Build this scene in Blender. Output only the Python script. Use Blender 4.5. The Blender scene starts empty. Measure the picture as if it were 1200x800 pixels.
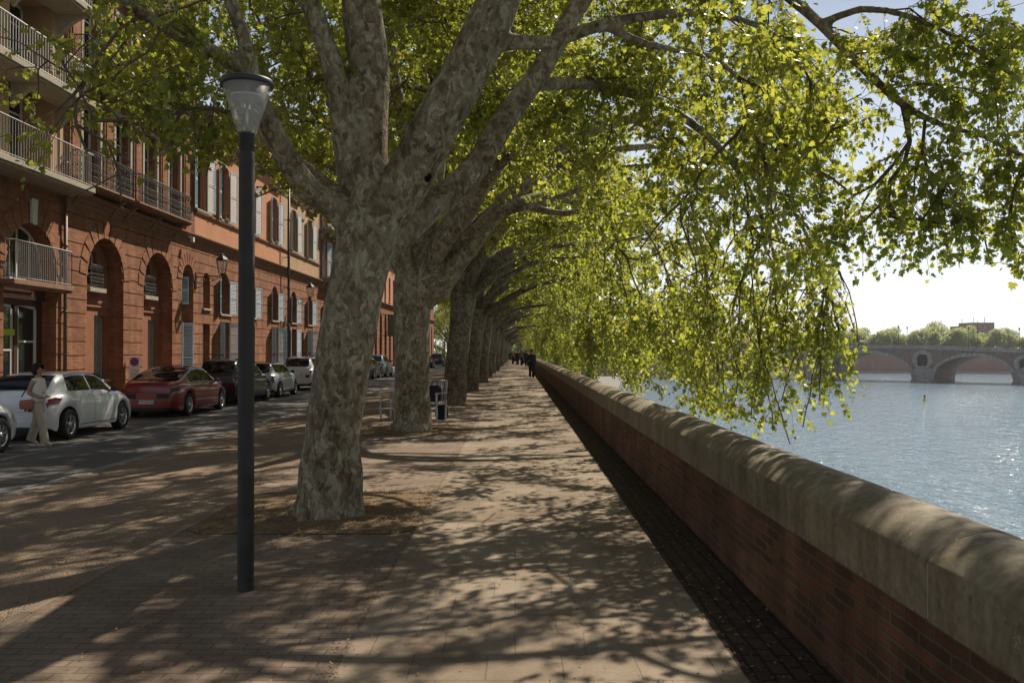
import bpy, bmesh, math, random
import numpy as np
from mathutils import Vector, Matrix, Quaternion
random.seed(7)
R = math.radians
COL = bpy.context.scene.collection
EYE = 1.75
FPX = 1050.0
UP = np.array([0, 0, 1.0])

def at(px, py, Y):
    """photograph pixel + real distance along the street -> world point (used to read measurements off the photo)"""
    return ((px - 606.0) * Y / FPX, Y, EYE - (py - 411.0) * Y / FPX)

# ------------------------------------------------------------------ objects
def tag(o, label=None, cat=None, group=None, kind=None):
    if label: o['label'] = label
    if cat: o['category'] = cat
    if group: o['group'] = group
    if kind: o['kind'] = kind
    return o

def empty(name, loc, rz=0.0, label=None, cat=None, group=None):
    o = bpy.data.objects.new(name, None); COL.objects.link(o)
    o.location = loc; o.rotation_euler = (0, 0, rz); o.empty_display_size = 0.2
    return tag(o, label, cat, group)

def mesh_obj(name, me, parent=None, loc=None):
    o = bpy.data.objects.new(name, me); COL.objects.link(o)
    if parent is not None: o.parent = parent
    if loc is not None: o.location = loc
    return o

def copy_tree(o, parent=None):
    c = o.copy(); COL.objects.link(c)
    if parent is not None: c.parent = parent
    for ch in list(o.children): copy_tree(ch, c)
    return c

class MB:
    """collects faces with material slots and links them as one mesh object"""
    def __init__(s): s.v = []; s.f = []; s.m = []; s.sm = []; s.M = None
    def vert(s, p):
        if s.M is not None: p = s.M @ Vector(p)
        s.v.append((p[0], p[1], p[2])); return len(s.v) - 1
    def face(s, pts, m=0, sm=False):
        s.f.append([s.vert(p) for p in pts]); s.m.append(m); s.sm.append(sm)
    def box(s, x0, x1, y0, y1, z0, z1, m=0):
        P = [(x, y, z) for z in (z0, z1) for y in (y0, y1) for x in (x0, x1)]
        b = [s.vert(p) for p in P]
        for q in ((0, 2, 3, 1), (4, 5, 7, 6), (0, 1, 5, 4), (2, 6, 7, 3), (0, 4, 6, 2), (1, 3, 7, 5)):
            s.f.append([b[i] for i in q]); s.m.append(m); s.sm.append(False)
    def grid(s, rows, m=0, sm=True, closed=False):
        """rows: list of lists of points of equal length"""
        ids = [[s.vert(p) for p in r] for r in rows]
        n = len(rows[0])
        for i in range(len(rows) - 1):
            for j in range(n if closed else n - 1):
                k = (j + 1) % n
                s.f.append([ids[i][j], ids[i][k], ids[i + 1][k], ids[i + 1][j]]); s.m.append(m); s.sm.append(sm)
        return ids
    def tube(s, pts, rad, n=6, m=0, cap=True, sm=True):
        pts = [Vector(p) for p in pts]
        if not hasattr(rad, '__len__'): rad = [rad] * len(pts)
        rows = []; N = None
        for i, p in enumerate(pts):
            T = (pts[min(i + 1, len(pts) - 1)] - pts[max(i - 1, 0)]).normalized()
            if N is None:
                N = T.orthogonal().normalized()
            N = (N - T * N.dot(T)).normalized(); B = T.cross(N)
            rows.append([p + (N * math.cos(a) + B * math.sin(a)) * rad[i] for a in [2 * math.pi * k / n for k in range(n)]])
        ids = s.grid(rows, m, sm, True)
        if cap:
            s.f.append(ids[0][::-1]); s.m.append(m); s.sm.append(False)
            s.f.append(ids[-1]); s.m.append(m); s.sm.append(False)
    def lathe(s, prof, n=24, axis='z', o=(0, 0, 0), m=0, sm=True):
        rows = []
        for r, h in prof:
            row = []
            for k in range(n):
                a = 2 * math.pi * k / n; c, d = r * math.cos(a), r * math.sin(a)
                if axis == 'z': row.append((o[0] + c, o[1] + d, o[2] + h))
                elif axis == 'x': row.append((o[0] + h, o[1] + c, o[2] + d))
                else: row.append((o[0] + c, o[1] + h, o[2] + d))
            rows.append(row)
        s.grid(rows, m, sm, True)
    def ball(s, c, r, n=10, m=0, sc=(1, 1, 1)):
        rows = []
        for i in range(n // 2 + 1):
            t = math.pi * i / (n // 2)
            rows.append([(c[0] + sc[0] * r * math.sin(t) * math.cos(a), c[1] + sc[1] * r * math.sin(t) * math.sin(a), c[2] + sc[2] * r * math.cos(t)) for a in [2 * math.pi * k / n for k in range(n)]])
        s.grid(rows, m, True, True)
    def mesh(s, name, mats):
        me = bpy.data.meshes.new(name)
        me.from_pydata(s.v, [], s.f)
        me.polygons.foreach_set('material_index', s.m)
        me.polygons.foreach_set('use_smooth', s.sm)
        for m in (mats if isinstance(mats, (list, tuple)) else [mats]): me.materials.append(m)
        me.update()
        return me
    def build(s, name, mats, parent=None, loc=None, bevel=0, fix=False):
        me = s.mesh(name, mats)
        if fix or bevel:
            bm = bmesh.new(); bm.from_mesh(me)
            bmesh.ops.remove_doubles(bm, verts=bm.verts, dist=1e-5)
            if fix: bmesh.ops.recalc_face_normals(bm, faces=bm.faces)
            bm.to_mesh(me); bm.free()
        o = mesh_obj(name, me, parent, loc)
        if bevel:
            b = o.modifiers.new('bevel', 'BEVEL'); b.width = bevel; b.segments = 2; b.limit_method = 'ANGLE'
        return o

def fast_mesh(name, V, loops, totals, mats, mat_idx=None, smooth=None):
    me = bpy.data.meshes.new(name)
    V = np.asarray(V, dtype=np.float32); loops = np.asarray(loops, dtype=np.int32); totals = np.asarray(totals, dtype=np.int32)
    me.vertices.add(len(V)); me.vertices.foreach_set('co', V.ravel())
    me.loops.add(len(loops)); me.loops.foreach_set('vertex_index', loops)
    me.polygons.add(len(totals))
    st = np.concatenate([[0], np.cumsum(totals)[:-1]]).astype(np.int32)
    me.polygons.foreach_set('loop_start', st); me.polygons.foreach_set('loop_total', totals)
    if mat_idx is not None: me.polygons.foreach_set('material_index', np.asarray(mat_idx, dtype=np.int32))
    if smooth is not None: me.polygons.foreach_set('use_smooth', np.asarray(smooth, dtype=bool))
    for m in mats: me.materials.append(m)
    me.update(calc_edges=True); me.validate()
    return me

# ------------------------------------------------------------------ materials
class NT:
    def __init__(s, name):
        s.mat = bpy.data.materials.new(name); s.mat.use_nodes = True
        s.t = s.mat.node_tree; s.t.nodes.clear()
        s.out = s.n('ShaderNodeOutputMaterial')
    def n(s, typ, **kw):
        nd = s.t.nodes.new(typ)
        for k, v in kw.items():
            if k.startswith('_'): nd.inputs[k[1:].replace('_', ' ')].default_value = v
            else: setattr(nd, k, v)
        return nd
    def l(s, a, b): s.t.links.new(a, b)
    def coord(s, scale=(1, 1, 1), kind='Object', rot=(0, 0, 0)):
        tc = s.n('ShaderNodeTexCoord'); mp = s.n('ShaderNodeMapping')
        mp.inputs['Scale'].default_value = scale; mp.inputs['Rotation'].default_value = rot
        s.l(tc.outputs[kind], mp.inputs['Vector']); return mp.outputs[0]
    def noise(s, vec, scale, detail=4, rough=.55, dist=0):
        nd = s.n('ShaderNodeTexNoise'); nd.inputs['Scale'].default_value = scale; nd.inputs['Detail'].default_value = detail
        nd.inputs['Roughness'].default_value = rough; nd.inputs['Distortion'].default_value = dist
        s.l(vec, nd.inputs['Vector']); return nd.outputs['Fac']
    def ramp(s, fac, stops, interp='LINEAR'):
        nd = s.n('ShaderNodeValToRGB'); cr = nd.color_ramp; cr.interpolation = interp
        while len(cr.elements) < len(stops): cr.elements.new(.5)
        for e, (p, c) in zip(cr.elements, stops):
            e.position = p; e.color = (*c, 1) if len(c) == 3 else c
        s.l(fac, nd.inputs[0]); return nd.outputs[0]
    def mix(s, a, b, fac, mode='MIX'):
        nd = s.n('ShaderNodeMix', data_type='RGBA', blend_type=mode)
        for v, i in ((fac, 0), (a, 6), (b, 7)):
            if hasattr(v, 'is_linked') or hasattr(v, 'links'): s.l(v, nd.inputs[i])
            else: nd.inputs[i].default_value = v if i == 0 else (*v, 1)
        return nd.outputs[2]
    def math(s, op, a, b=0.0):
        nd = s.n('ShaderNodeMath', operation=op)
        for i, v in enumerate((a, b)):
            if hasattr(v, 'links'): s.l(v, nd.inputs[i])
            else: nd.inputs[i].default_value = v
        return nd.outputs[0]
    def bump(s, h, strength=.5, dist=.02, normal=None):
        nd = s.n('ShaderNodeBump'); nd.inputs['Strength'].default_value = strength; nd.inputs['Distance'].default_value = dist
        s.l(h, nd.inputs['Height'])
        if normal is not None: s.l(normal, nd.inputs['Normal'])
        return nd.outputs[0]
    def bsdf(s, color, rough=.8, metal=0, spec=.5, normal=None, **kw):
        p = s.n('ShaderNodeBsdfPrincipled')
        if hasattr(color, 'links'): s.l(color, p.inputs['Base Color'])
        else: p.inputs['Base Color'].default_value = (*color, 1)
        if hasattr(rough, 'links'): s.l(rough, p.inputs['Roughness'])
        else: p.inputs['Roughness'].default_value = rough
        p.inputs['Metallic'].default_value = metal; p.inputs['Specular IOR Level'].default_value = spec
        for k, v in kw.items(): p.inputs[k].default_value = v
        if normal is not None: s.l(normal, p.inputs['Normal'])
        return p
    def done(s, sh):
        s.l(sh.outputs[0], s.out.inputs['Surface']); return s.mat

def noisy(name, c1, c2, scale=8, rough=.85, bump=.3, bscale=60, bdist=.004, metal=0, spec=.3, stretch=(1, 1, 1), **kw):
    t = NT(name); v = t.coord(stretch)
    n1 = t.noise(v, scale, 6); col = t.ramp(n1, [(.3, c1), (.7, c2)])
    nm = t.bump(t.noise(v, bscale, 5), bump, bdist) if bump else None
    return t.done(t.bsdf(col, rough, metal, spec, nm, **kw))

def brick_mat(name, c1, c2, mortar, bw=.26, bh=.065, ms=.008, axis='yz', rough=.9, stain=(.5, .5, .5), stain_amt=.5, bumpd=.006, offs=.5):
    t = NT(name)
    rot = {'yz': 0, 'xy': 1, 'yx': 2}[axis]
    tc = t.n('ShaderNodeTexCoord'); sep = t.n('ShaderNodeSeparateXYZ'); t.l(tc.outputs['Object'], sep.inputs[0])
    cmb = t.n('ShaderNodeCombineXYZ')
    if axis == 'yz':     # faces whose length runs along y or x, height along z
        s_ = t.math('ADD', sep.outputs[0], sep.outputs[1]); t.l(s_, cmb.inputs[0]); t.l(sep.outputs[2], cmb.inputs[1])
    elif axis == 'xy':
        t.l(sep.outputs[0], cmb.inputs[0]); t.l(sep.outputs[1], cmb.inputs[1])
    else:
        t.l(sep.outputs[1], cmb.inputs[0]); t.l(sep.outputs[0], cmb.inputs[1])
    # wobble the courses a little so that they are not ruler straight
    nz = t.n('ShaderNodeTexNoise'); nz.inputs['Scale'].default_value = 2.2; nz.inputs['Detail'].default_value = 3; t.l(tc.outputs['Object'], nz.inputs['Vector'])
    vm = t.n('ShaderNodeVectorMath', operation='MULTIPLY_ADD'); t.l(nz.outputs['Color'], vm.inputs[0]); vm.inputs[1].default_value = (.03, .03, 0); t.l(cmb.outputs[0], vm.inputs[2])
    b = t.n('ShaderNodeTexBrick'); t.l(vm.outputs[0], b.inputs['Vector'])
    b.offset = offs; b.inputs['Scale'].default_value = 1; b.inputs['Brick Width'].default_value = bw; b.inputs['Row Height'].default_value = bh
    b.inputs['Mortar Size'].default_value = ms; b.inputs['Mortar Smooth'].default_value = .25; b.inputs['Bias'].default_value = 0
    b.inputs['Color1'].default_value = (*c1, 1); b.inputs['Color2'].default_value = (*c2, 1); b.inputs['Mortar'].default_value = (*mortar, 1)
    n1 = t.noise(tc.outputs['Object'], 1.3, 6, .6)
    st = t.ramp(n1, [(.35, (1, 1, 1)), (.7, stain)])
    c = t.mix(b.outputs['Color'], st, stain_amt, 'MULTIPLY')
    n2 = t.noise(tc.outputs['Object'], 45, 4, .6)
    c = t.mix(c, t.ramp(n2, [(.3, (.75, .75, .75)), (.7, (1.15, 1.15, 1.15))]), .6, 'MULTIPLY')
    if axis == 'yz':      # rain streaks and soot running down the wall
        c = t.mix(c, t.ramp(t.noise(t.coord((2.2, 2.2, .22)), 1.5, 5, .6), [(.40, (.58, .54, .50)), (.60, (1.08, 1.06, 1.04))]), .55, 'MULTIPLY')
    else:                 # old gum spots, oil marks and patches of wear
        vs = t.n('ShaderNodeTexVoronoi'); vs.inputs['Scale'].default_value = 2.6; t.l(tc.outputs['Object'], vs.inputs['Vector'])
        c = t.mix(c, t.ramp(vs.outputs['Distance'], [(.035, (.55, .52, .5)), (.06, (1, 1, 1))]), .7, 'MULTIPLY')
        c = t.mix(c, t.ramp(t.noise(t.coord((1, .5, 1)), .45, 6, .65), [(.40, (.72, .69, .64)), (.6, (1.06, 1.05, 1.03))]), .8, 'MULTIPLY')
    h = t.math('MULTIPLY_ADD', b.outputs['Fac'], -1.0); 
    hh = t.math('ADD', h, t.math('MULTIPLY', n2, .5))
    return t.done(t.bsdf(c, rough, 0, .25, t.bump(hh, .8, bumpd)))

M = {}
def make_materials():
    # --- ground
    M['slabs'] = brick_mat('path_slabs', (.285, .23, .17), (.25, .20, .145), (.195, .155, .115), .42, .40, .005, 'xy', stain=(.62, .57, .5), stain_amt=.95, bumpd=.002, offs=.37)
    M['setts'] = brick_mat('paver_setts', (.255, .195, .145), (.205, .155, .115), (.145, .108, .08), .20, .10, .006, 'xy', stain=(.58, .53, .48), stain_amt=.95, bumpd=.004)
    M['gutter'] = brick_mat('gutter_setts', (.085, .06, .045), (.06, .043, .033), (.03, .022, .016), .20, .10, .012, 'yx', stain=(.6, .5, .42), stain_amt=.9, bumpd=.012)  # much darker than the pavers: the wall's shade is put into the colour
    t = NT('gravel'); v = t.coord(); n1 = t.noise(v, .8, 6); n2 = t.noise(v, 55, 3); vo = t.n('ShaderNodeTexVoronoi'); vo.inputs['Scale'].default_value = 70; t.l(v, vo.inputs['Vector'])
    c = t.ramp(n1, [(.3, (.30, .235, .170)), (.7, (.225, .170, .122))]); c = t.mix(c, t.ramp(vo.outputs['Distance'], [(0, (1.3, 1.25, 1.2)), (.6, (.6, .55, .5))]), .7, 'MULTIPLY')
    c = t.mix(c, t.ramp(n2, [(.35, (.7, .68, .65)), (.65, (1.2, 1.2, 1.2))]), .7, 'MULTIPLY')
    h = t.math('ADD', n2, t.math('MULTIPLY', vo.outputs['Distance'], -1.2))
    M['gravel'] = t.done(t.bsdf(c, .95, 0, .15, t.bump(h, .9, .012)))
    t = NT('earth'); v = t.coord(); n1 = t.noise(v, 3.5, 6); n2 = t.noise(v, 40, 4, .7)
    c = t.mix(t.ramp(n1, [(.3, (.215, .155, .095)), (.7, (.135, .095, .060))]), t.ramp(n2, [(.35, (.5, .48, .45)), (.62, (1.3, 1.25, 1.1))]), .75, 'MULTIPLY')
    M['earth'] = t.done(t.bsdf(c, .95, 0, .1, t.bump(n2, 1, .02)))
    t = NT('asphalt'); v = t.coord(); n1 = t.noise(v, .7, 5); n2 = t.noise(v, 90, 3)
    c = t.mix(t.ramp(n1, [(.3, (.125, .112, .098)), (.7, (.09, .081, .072))]), t.ramp(n2, [(.35, (.65, .65, .65)), (.65, (1.3, 1.3, 1.3))]), .8, 'MULTIPLY')
    n3 = t.noise(t.coord((1, .12, 1)), 1.1, 4); c = t.mix(c, t.ramp(n3, [(.45, (1, 1, 1)), (.62, (.72, .72, .72))]), .8, 'MULTIPLY')
    M['asphalt'] = t.done(t.bsdf(c, .85, 0, .3, t.bump(n2, .7, .006)))
    M['granite'] = noisy('granite_kerb', (.14, .125, .105), (.20, .18, .15), 20, .85, .4, 90)
    M['grass'] = noisy('grass_ground', (.05, .075, .02), (.085, .10, .035), 3, .95, .5, 30, .03)
    # --- wall
    M['wallbrick'] = brick_mat('parapet_brick', (.21, .088, .044), (.09, .046, .028), (.15, .108, .068), .29, .064, .011, 'yz', stain=(.45, .42, .36), stain_amt=.8, bumpd=.02)
    t = NT('coping_stone'); v = t.coord(); n1 = t.noise(v, 2.2, 7, .6); n2 = t.noise(v, 26, 5, .65)
    c = t.ramp(n1, [(.28, (.12, .095, .055)), (.5, (.19, .15, .092)), (.75, (.26, .215, .135))]); c = t.mix(c, t.ramp(n2, [(.32, (.6, .6, .55)), (.6, (1.1, 1.1, 1.1))]), .7, 'MULTIPLY')
    ns = t.noise(t.coord((8, 8, .9)), 1.6, 4); c = t.mix(c, t.ramp(ns, [(.42, (.62, .6, .52)), (.6, (1, 1, 1))]), .55, 'MULTIPLY')
    c = t.mix(c, t.ramp(t.noise(v, 9, 6, .7), [(.60, (1, 1, 1)), (.66, (.50, .47, .40))]), .75, 'MULTIPLY'); c = t.mix(c, (.34, .33, .24), t.ramp(t.noise(v, 13, 4, .7), [(.66, (0, 0, 0)), (.70, (.5, .5, .5))]))
    M['coping'] = t.done(t.bsdf(c, .75, 0, .35, t.bump(n2, .5, .008)))
    # --- houses
    pink = (.42, .165, .085)
    M['brick'] = brick_mat('house_brick', (.385, .160, .080), (.24, .098, .050), (.28, .17, .10), .28, .062, .009, 'yz', stain=(.62, .52, .45), stain_amt=.8)
    M['brickdark'] = brick_mat('weathered_brick', (.33, .125, .065), (.25, .09, .05), (.25, .15, .10), .28, .062, .009, 'yz', stain=(.5, .44, .4), stain_amt=.85)
    M['render_pink'] = noisy('rose_plaster', (.47, .225, .12), (.40, .18, .095), 1.2, .9, .25, 25)
    M['render_ochre'] = noisy('ochre_plaster', (.42, .27, .15), (.35, .22, .12), 1.4, .9, .2, 25)
    M['render_deep'] = noisy('terracotta_plaster', (.27, .110, .060), (.20, .078, .045), 1.6, .9, .25, 25)
    M['cornice'] = noisy('cornice_plaster', (.25, .14, .085), (.18, .10, .065), 3, .9, .25, 25)
    M['stone'] = noisy('pale_stone', (.36, .31, .24), (.28, .24, .18), 6, .85, .3, 40)
    M['white'] = noisy('white_paint', (.62, .62, .58), (.54, .54, .50), 5, .55, 0)
    M['shutter'] = noisy('shutter_paint', (.42, .53, .58), (.36, .46, .51), 4, .6, .15, 60)
    M['shutter_grey'] = noisy('grey_green_paint', (.22, .24, .19), (.17, .19, .15), 4, .65, .15, 60)
    M['door'] = noisy('door_paint', (.075, .03, .022), (.05, .02, .015), 6, .5, .15, 40)
    M['iron'] = noisy('wrought_iron', (.028, .028, .028), (.05, .045, .04), 14, .55, .2, 80, metal=.4)
    M['rail'] = noisy('rail_paint', (.35, .33, .30), (.27, .25, .22), 8, .5, .1, 60)
    t = NT('window_glass'); M['glass'] = t.done(t.bsdf((.018, .022, .024), .04, 0, .9))
    M['roof'] = brick_mat('roof_tiles', (.34, .16, .09), (.24, .11, .065), (.09, .05, .035), .24, .35, .03, 'xy')
    M['pipe'] = noisy('pipe_paint', (.16, .09, .06), (.12, .07, .05), 6, .5, .1)
    M['darkpipe'] = noisy('dark_pipe', (.045, .04, .038), (.06, .055, .05), 6, .5, .1)
    M['interior'] = noisy('shop_interior', (.03, .025, .02), (.02, .018, .015), 3, .9, 0)
    M['lime'] = noisy('lime_sign', (.40, .52, .05), (.36, .48, .04), 3, .5, 0)
    M['banner'] = noisy('green_banner', (.10, .17, .06), (.08, .14, .05), 3, .6, .1)
    # --- lamp
    M['lamppost'] = noisy('grey_green_metal', (.022, .020, .016), (.034, .030, .024), 5, .6, .12, 50, .003, metal=0, spec=.22)
    t = NT('lamp_glass'); v = t.coord(); n = t.noise(v, 60, 3); mx = t.n('ShaderNodeMixShader'); a = t.bsdf((.50, .49, .45), .3, 0, .5, t.bump(n, .25, .004)); tr = t.n('ShaderNodeBsdfTransparent')
    mx.inputs[0].default_value = .26; t.l(tr.outputs[0], mx.inputs[1]); t.l(a.outputs[0], mx.inputs[2]); M['lampglass'] = t.done(mx)
    # --- trees
    for nm, k in (('bark', 0), ('bark_dark', 1)):
        t = NT(nm); tc = t.n('ShaderNodeTexCoord')
        nz = t.n('ShaderNodeTexNoise'); nz.inputs['Scale'].default_value = 5; nz.inputs['Detail'].default_value = 4; t.l(tc.outputs['Object'], nz.inputs['Vector'])
        ad = t.n('ShaderNodeVectorMath', operation='MULTIPLY_ADD'); t.l(nz.outputs['Color'], ad.inputs[0]); ad.inputs[1].default_value = (.22, .22, .22); t.l(tc.outputs['Object'], ad.inputs[2])
        mp = t.n('ShaderNodeMapping'); mp.inputs['Scale'].default_value = (1, 1, .55); t.l(ad.outputs[0], mp.inputs['Vector'])
        vo = t.n('ShaderNodeTexVoronoi'); vo.inputs['Scale'].default_value = 26; t.l(mp.outputs[0], vo.inputs['Vector'])
        sp = t.n('ShaderNodeSeparateColor'); t.l(vo.outputs['Color'], sp.inputs[0])
        big = t.noise(tc.outputs['Object'], 1.1, 5, .6)
        mid_ = t.noise(mp.outputs[0], 7, 5, .62); sel = t.math('ADD', t.math('ADD', t.math('MULTIPLY', sp.outputs[0], .24), t.math('MULTIPLY', mid_, .62)), t.math('MULTIPLY', big, .40))
        if k == 0:
            st = [(.42, (.072, .048, .026)), (.49, (.110, .078, .043)), (.55, (.150, .115, .067)), (.61, (.182, .147, .088)), (.69, (.235, .20, .128)), (.78, (.34, .305, .21))]
        else:
            st = [(.43, (.055, .038, .021)), (.51, (.088, .065, .038)), (.58, (.120, .096, .058)), (.66, (.160, .135, .085)), (.76, (.24, .215, .15))]
        c = t.ramp(sel, st)
        fine = t.noise(tc.outputs['Object'], 50, 5, .65)
        c = t.mix(c, t.ramp(fine, [(.3, (.62, .6, .58)), (.65, (1.12, 1.12, 1.12))]), .7, 'MULTIPLY')
        h = t.math('ADD', t.math('MULTIPLY', sp.outputs[0], -.2), t.math('ADD', t.math('MULTIPLY', fine, .5), t.math('MULTIPLY', vo.outputs['Distance'], -.6)))
        M[nm] = t.done(t.bsdf(c, .85, 0, .25, t.bump(h, .9, .02)))
    M['twig'] = noisy('twig_bark', (.075, .055, .032), (.13, .10, .06), 12, .9, 0)
    t = NT('hole_shade'); M['hole_shade'] = t.done(t.bsdf((.012, .009, .007), 1, 0, 0))  # near-black: the shade inside holes is put into this colour
    def leafmat(nm, a, b, ta, tb, f=.5):
        t = NT(nm); g = t.n('ShaderNodeNewGeometry'); tc = t.n('ShaderNodeTexCoord'); n = t.noise(tc.outputs['Object'], .9, 3)
        s_ = t.math('ADD', t.math('MULTIPLY', g.outputs['Random Per Island'], .6), t.math('MULTIPLY', n, .4))
        col = t.ramp(s_, [(.15, a), (.8, b)]); tcol = t.ramp(s_, [(.15, ta), (.8, tb)])
        p = t.bsdf(col, .42, 0, .45); tr = t.n('ShaderNodeBsdfTranslucent'); t.l(tcol, tr.inputs[0])
        mx = t.n('ShaderNodeMixShader'); mx.inputs[0].default_value = f; t.l(p.outputs[0], mx.inputs[1]); t.l(tr.outputs[0], mx.inputs[2])
        return t.done(mx)
    M['leaf'] = leafmat('plane_leaf', (.068, .088, .014), (.15, .165, .032), (.28, .335, .027), (.62, .61, .08), .55)
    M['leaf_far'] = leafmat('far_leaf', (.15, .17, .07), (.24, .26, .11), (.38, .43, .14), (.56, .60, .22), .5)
    M['leaf_green'] = leafmat('bright_leaf', (.06, .12, .015), (.10, .17, .03), (.16, .32, .02), (.26, .42, .05), .45)
    t = NT('litter'); g = t.n('ShaderNodeNewGeometry'); M['litter'] = t.done(t.bsdf(t.ramp(g.outputs['Random Per Island'], [(0, (.09, .05, .025)), (.5, (.20, .115, .045)), (.85, (.30, .19, .08)), (1, (.14, .15, .04))]), .8, 0, .2))
    # --- water
    t = NT('river_water'); v = t.coord((1, .45, 1), rot=(0, 0, R(-32)))
    n1 = t.noise(v, .35, 2, .5); n2 = t.noise(v, 1.3, 2, .5); n3 = t.noise(t.coord((1, .7, 1), rot=(0, 0, R(20))), 4.0, 1, .5)
    b1 = t.bump(n1, 1, .5); b2 = t.bump(n2, 1, .62, b1); b3 = t.bump(n3, 1, .16, b2)
    for nd in t.t.nodes:
        if nd.type == 'BUMP' and 'Filter Width' in nd.inputs: nd.inputs['Filter Width'].default_value = .01
    deep = t.ramp(t.noise(t.coord((1, .25, 1)), .012, 4), [(.35, (.16, .235, .28)), (.65, (.20, .285, .335))])
    M['water'] = t.done(t.bsdf(deep, .045, 0, .5, b3, IOR=1.33))
    # --- bridge
    M['bridge_stone'] = brick_mat('bridge_stone', (.36, .345, .32), (.28, .27, .25), (.2, .19, .175), 1.1, .5, .03, 'yz', stain=(.55, .53, .5), stain_amt=.8)
    M['bridge_brick'] = brick_mat('bridge_brick', (.225, .165, .14), (.18, .135, .115), (.19, .16, .14), .6, .25, .02, 'yz', stain=(.6, .55, .5), stain_amt=.8)
    M['far_brick'] = noisy('embankment_brick', (.28, .165, .125), (.22, .125, .095), .25, .9, .2, 3)
    # --- cars, people
    def paint(nm, c, metal=0.0, rough=.28):
        t = NT(nm); v = t.coord(); n = t.noise(v, 2.5, 5); cc = t.mix(c, tuple(x * .86 for x in c), t.ramp(n, [(.4, (0, 0, 0)), (.65, (1, 1, 1))]))
        return t.done(t.bsdf(cc, rough, metal, .5, None, **{'Coat Weight': .8, 'Coat Roughness': .06}))
    M['p_white'] = paint('white_car_paint', (.66, .67, .67)); M['p_red'] = paint('red_car_paint', (.20, .006, .008), .1)
    M['p_black'] = paint('black_car_paint', (.012, .013, .016)); M['p_silver'] = paint('silver_car_paint', (.46, .49, .52), .25)
    M['p_grey'] = paint('grey_car_paint', (.06, .065, .07), .3); M['p_cream'] = paint('pale_car_paint', (.55, .55, .53))
    t = NT('car_glass'); M['cglass'] = t.done(t.bsdf((.010, .012, .013), .04, 0, .55, None))
    t = NT('rubber'); M['rubber'] = t.done(t.bsdf((.018, .018, .018), .8, 0, .3))
    t = NT('black_trim'); M['trim'] = t.done(t.bsdf((.02, .02, .02), .5, 0, .4))
    t = NT('alloy'); M['alloy'] = t.done(t.bsdf((.55, .55, .56), .3, .85, .5))
    t = NT('chrome'); M['chrome'] = t.done(t.bsdf((.7, .7, .7), .15, 1, .5))
    t = NT('tail_lamp'); M['tail'] = t.done(t.bsdf((.13, .004, .005), .15, 0, .5))
    t = NT('head_lamp'); M['head'] = t.done(t.bsdf((.55, .55, .55), .08, .2, .8))
    t = NT('plate_white'); M['plate'] = t.done(t.bsdf((.65, .65, .62), .5, 0, .4))
    t = NT('plate_blue'); M['blue'] = t.done(t.bsdf((.03, .06, .30), .5, 0, .4))
    t = NT('sign_red'); M['signred'] = t.done(t.bsdf((.45, .02, .03), .45, 0, .4))
    t = NT('ink'); M['ink'] = t.done(t.bsdf((.02, .02, .02), .6, 0, .3))
    M['skin'] = noisy('skin', (.36, .185, .12), (.30, .15, .10), 20, .55, 0)
    M['hair'] = noisy('dark_hair', (.012, .008, .006), (.022, .015, .010), 40, .75, .3, 90, spec=.15)
    M['cream'] = noisy('cream_knit', (.66, .62, .55), (.56, .52, .45), 30, .9, .3, 120)
    M['beige'] = noisy('beige_trousers', (.46, .39, .29), (.36, .30, .22), 8, .9, .3, 60)
    M['coral'] = noisy('coral_bag', (.36, .13, .07), (.28, .10, .055), 8, .7, .1)
    M['navy'] = noisy('dark_cloth', (.012, .014, .02), (.02, .022, .03), 12, .9, .2)
    M['blackcloth'] = noisy('black_cloth', (.010, .010, .011), (.018, .018, .018), 12, .9, .2)
    M['pinkcloth'] = noisy('dusty_pink_cloth', (.30, .10, .09), (.25, .08, .07), 12, .9, .2)
    M['shoe'] = noisy('pale_shoe', (.45, .42, .38), (.38, .35, .3), 12, .7, 0)
    M['bench'] = noisy('bench_metal', (.42, .43, .42), (.33, .34, .33), 9, .4, .1, 50, metal=.5)
    M['yellow'] = noisy('buoy_yellow', (.62, .42, .04), (.5, .33, .03), 3, .5, 0)
    M['petal'] = noisy('red_petals', (.55, .03, .05), (.45, .02, .06), 8, .6, 0)
make_materials()
# ================================================================== GROUND
YE = 330.0      # the promenade runs this far
def sheet(name, x0, x1, y0, y1, z, mat, x1z=None, kind='structure', ny=1, wob=0):
    b = MB(); z1 = z if x1z is None else x1z
    ys = [y0 + (y1 - y0) * i / ny for i in range(ny + 1)]
    b.grid([[(x0, y, z), (x1, y, z1)] for y in ys], sm=False)
    o = b.build(name, mat); o['kind'] = kind
    if kind == 'structure': pass
    return o

WATER_Z = -8.75
g = MB()      # the town side of the land (its river edge is the quay), down at -0.30
g.box(-4000, 2.16, -60, 6000, -9.5, -.30); o = g.build('ground', M['grass']); o['kind'] = 'structure'
sheet('river_water', 2.0, 5000, -60, 6000, WATER_Z, M['water'])['label'] = 'wide blue grey river glittering in the sun beyond the parapet'
sheet('pavement', -3.26, 1.75, -6, YE, -.004, M['setts'])
sheet('path', -.99, 1.23, -6, YE, 0.0, M['slabs'])
sheet('wall_gutter_pavement', 1.23, 1.72, -6, YE, 0.001, M['gutter'])
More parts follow.
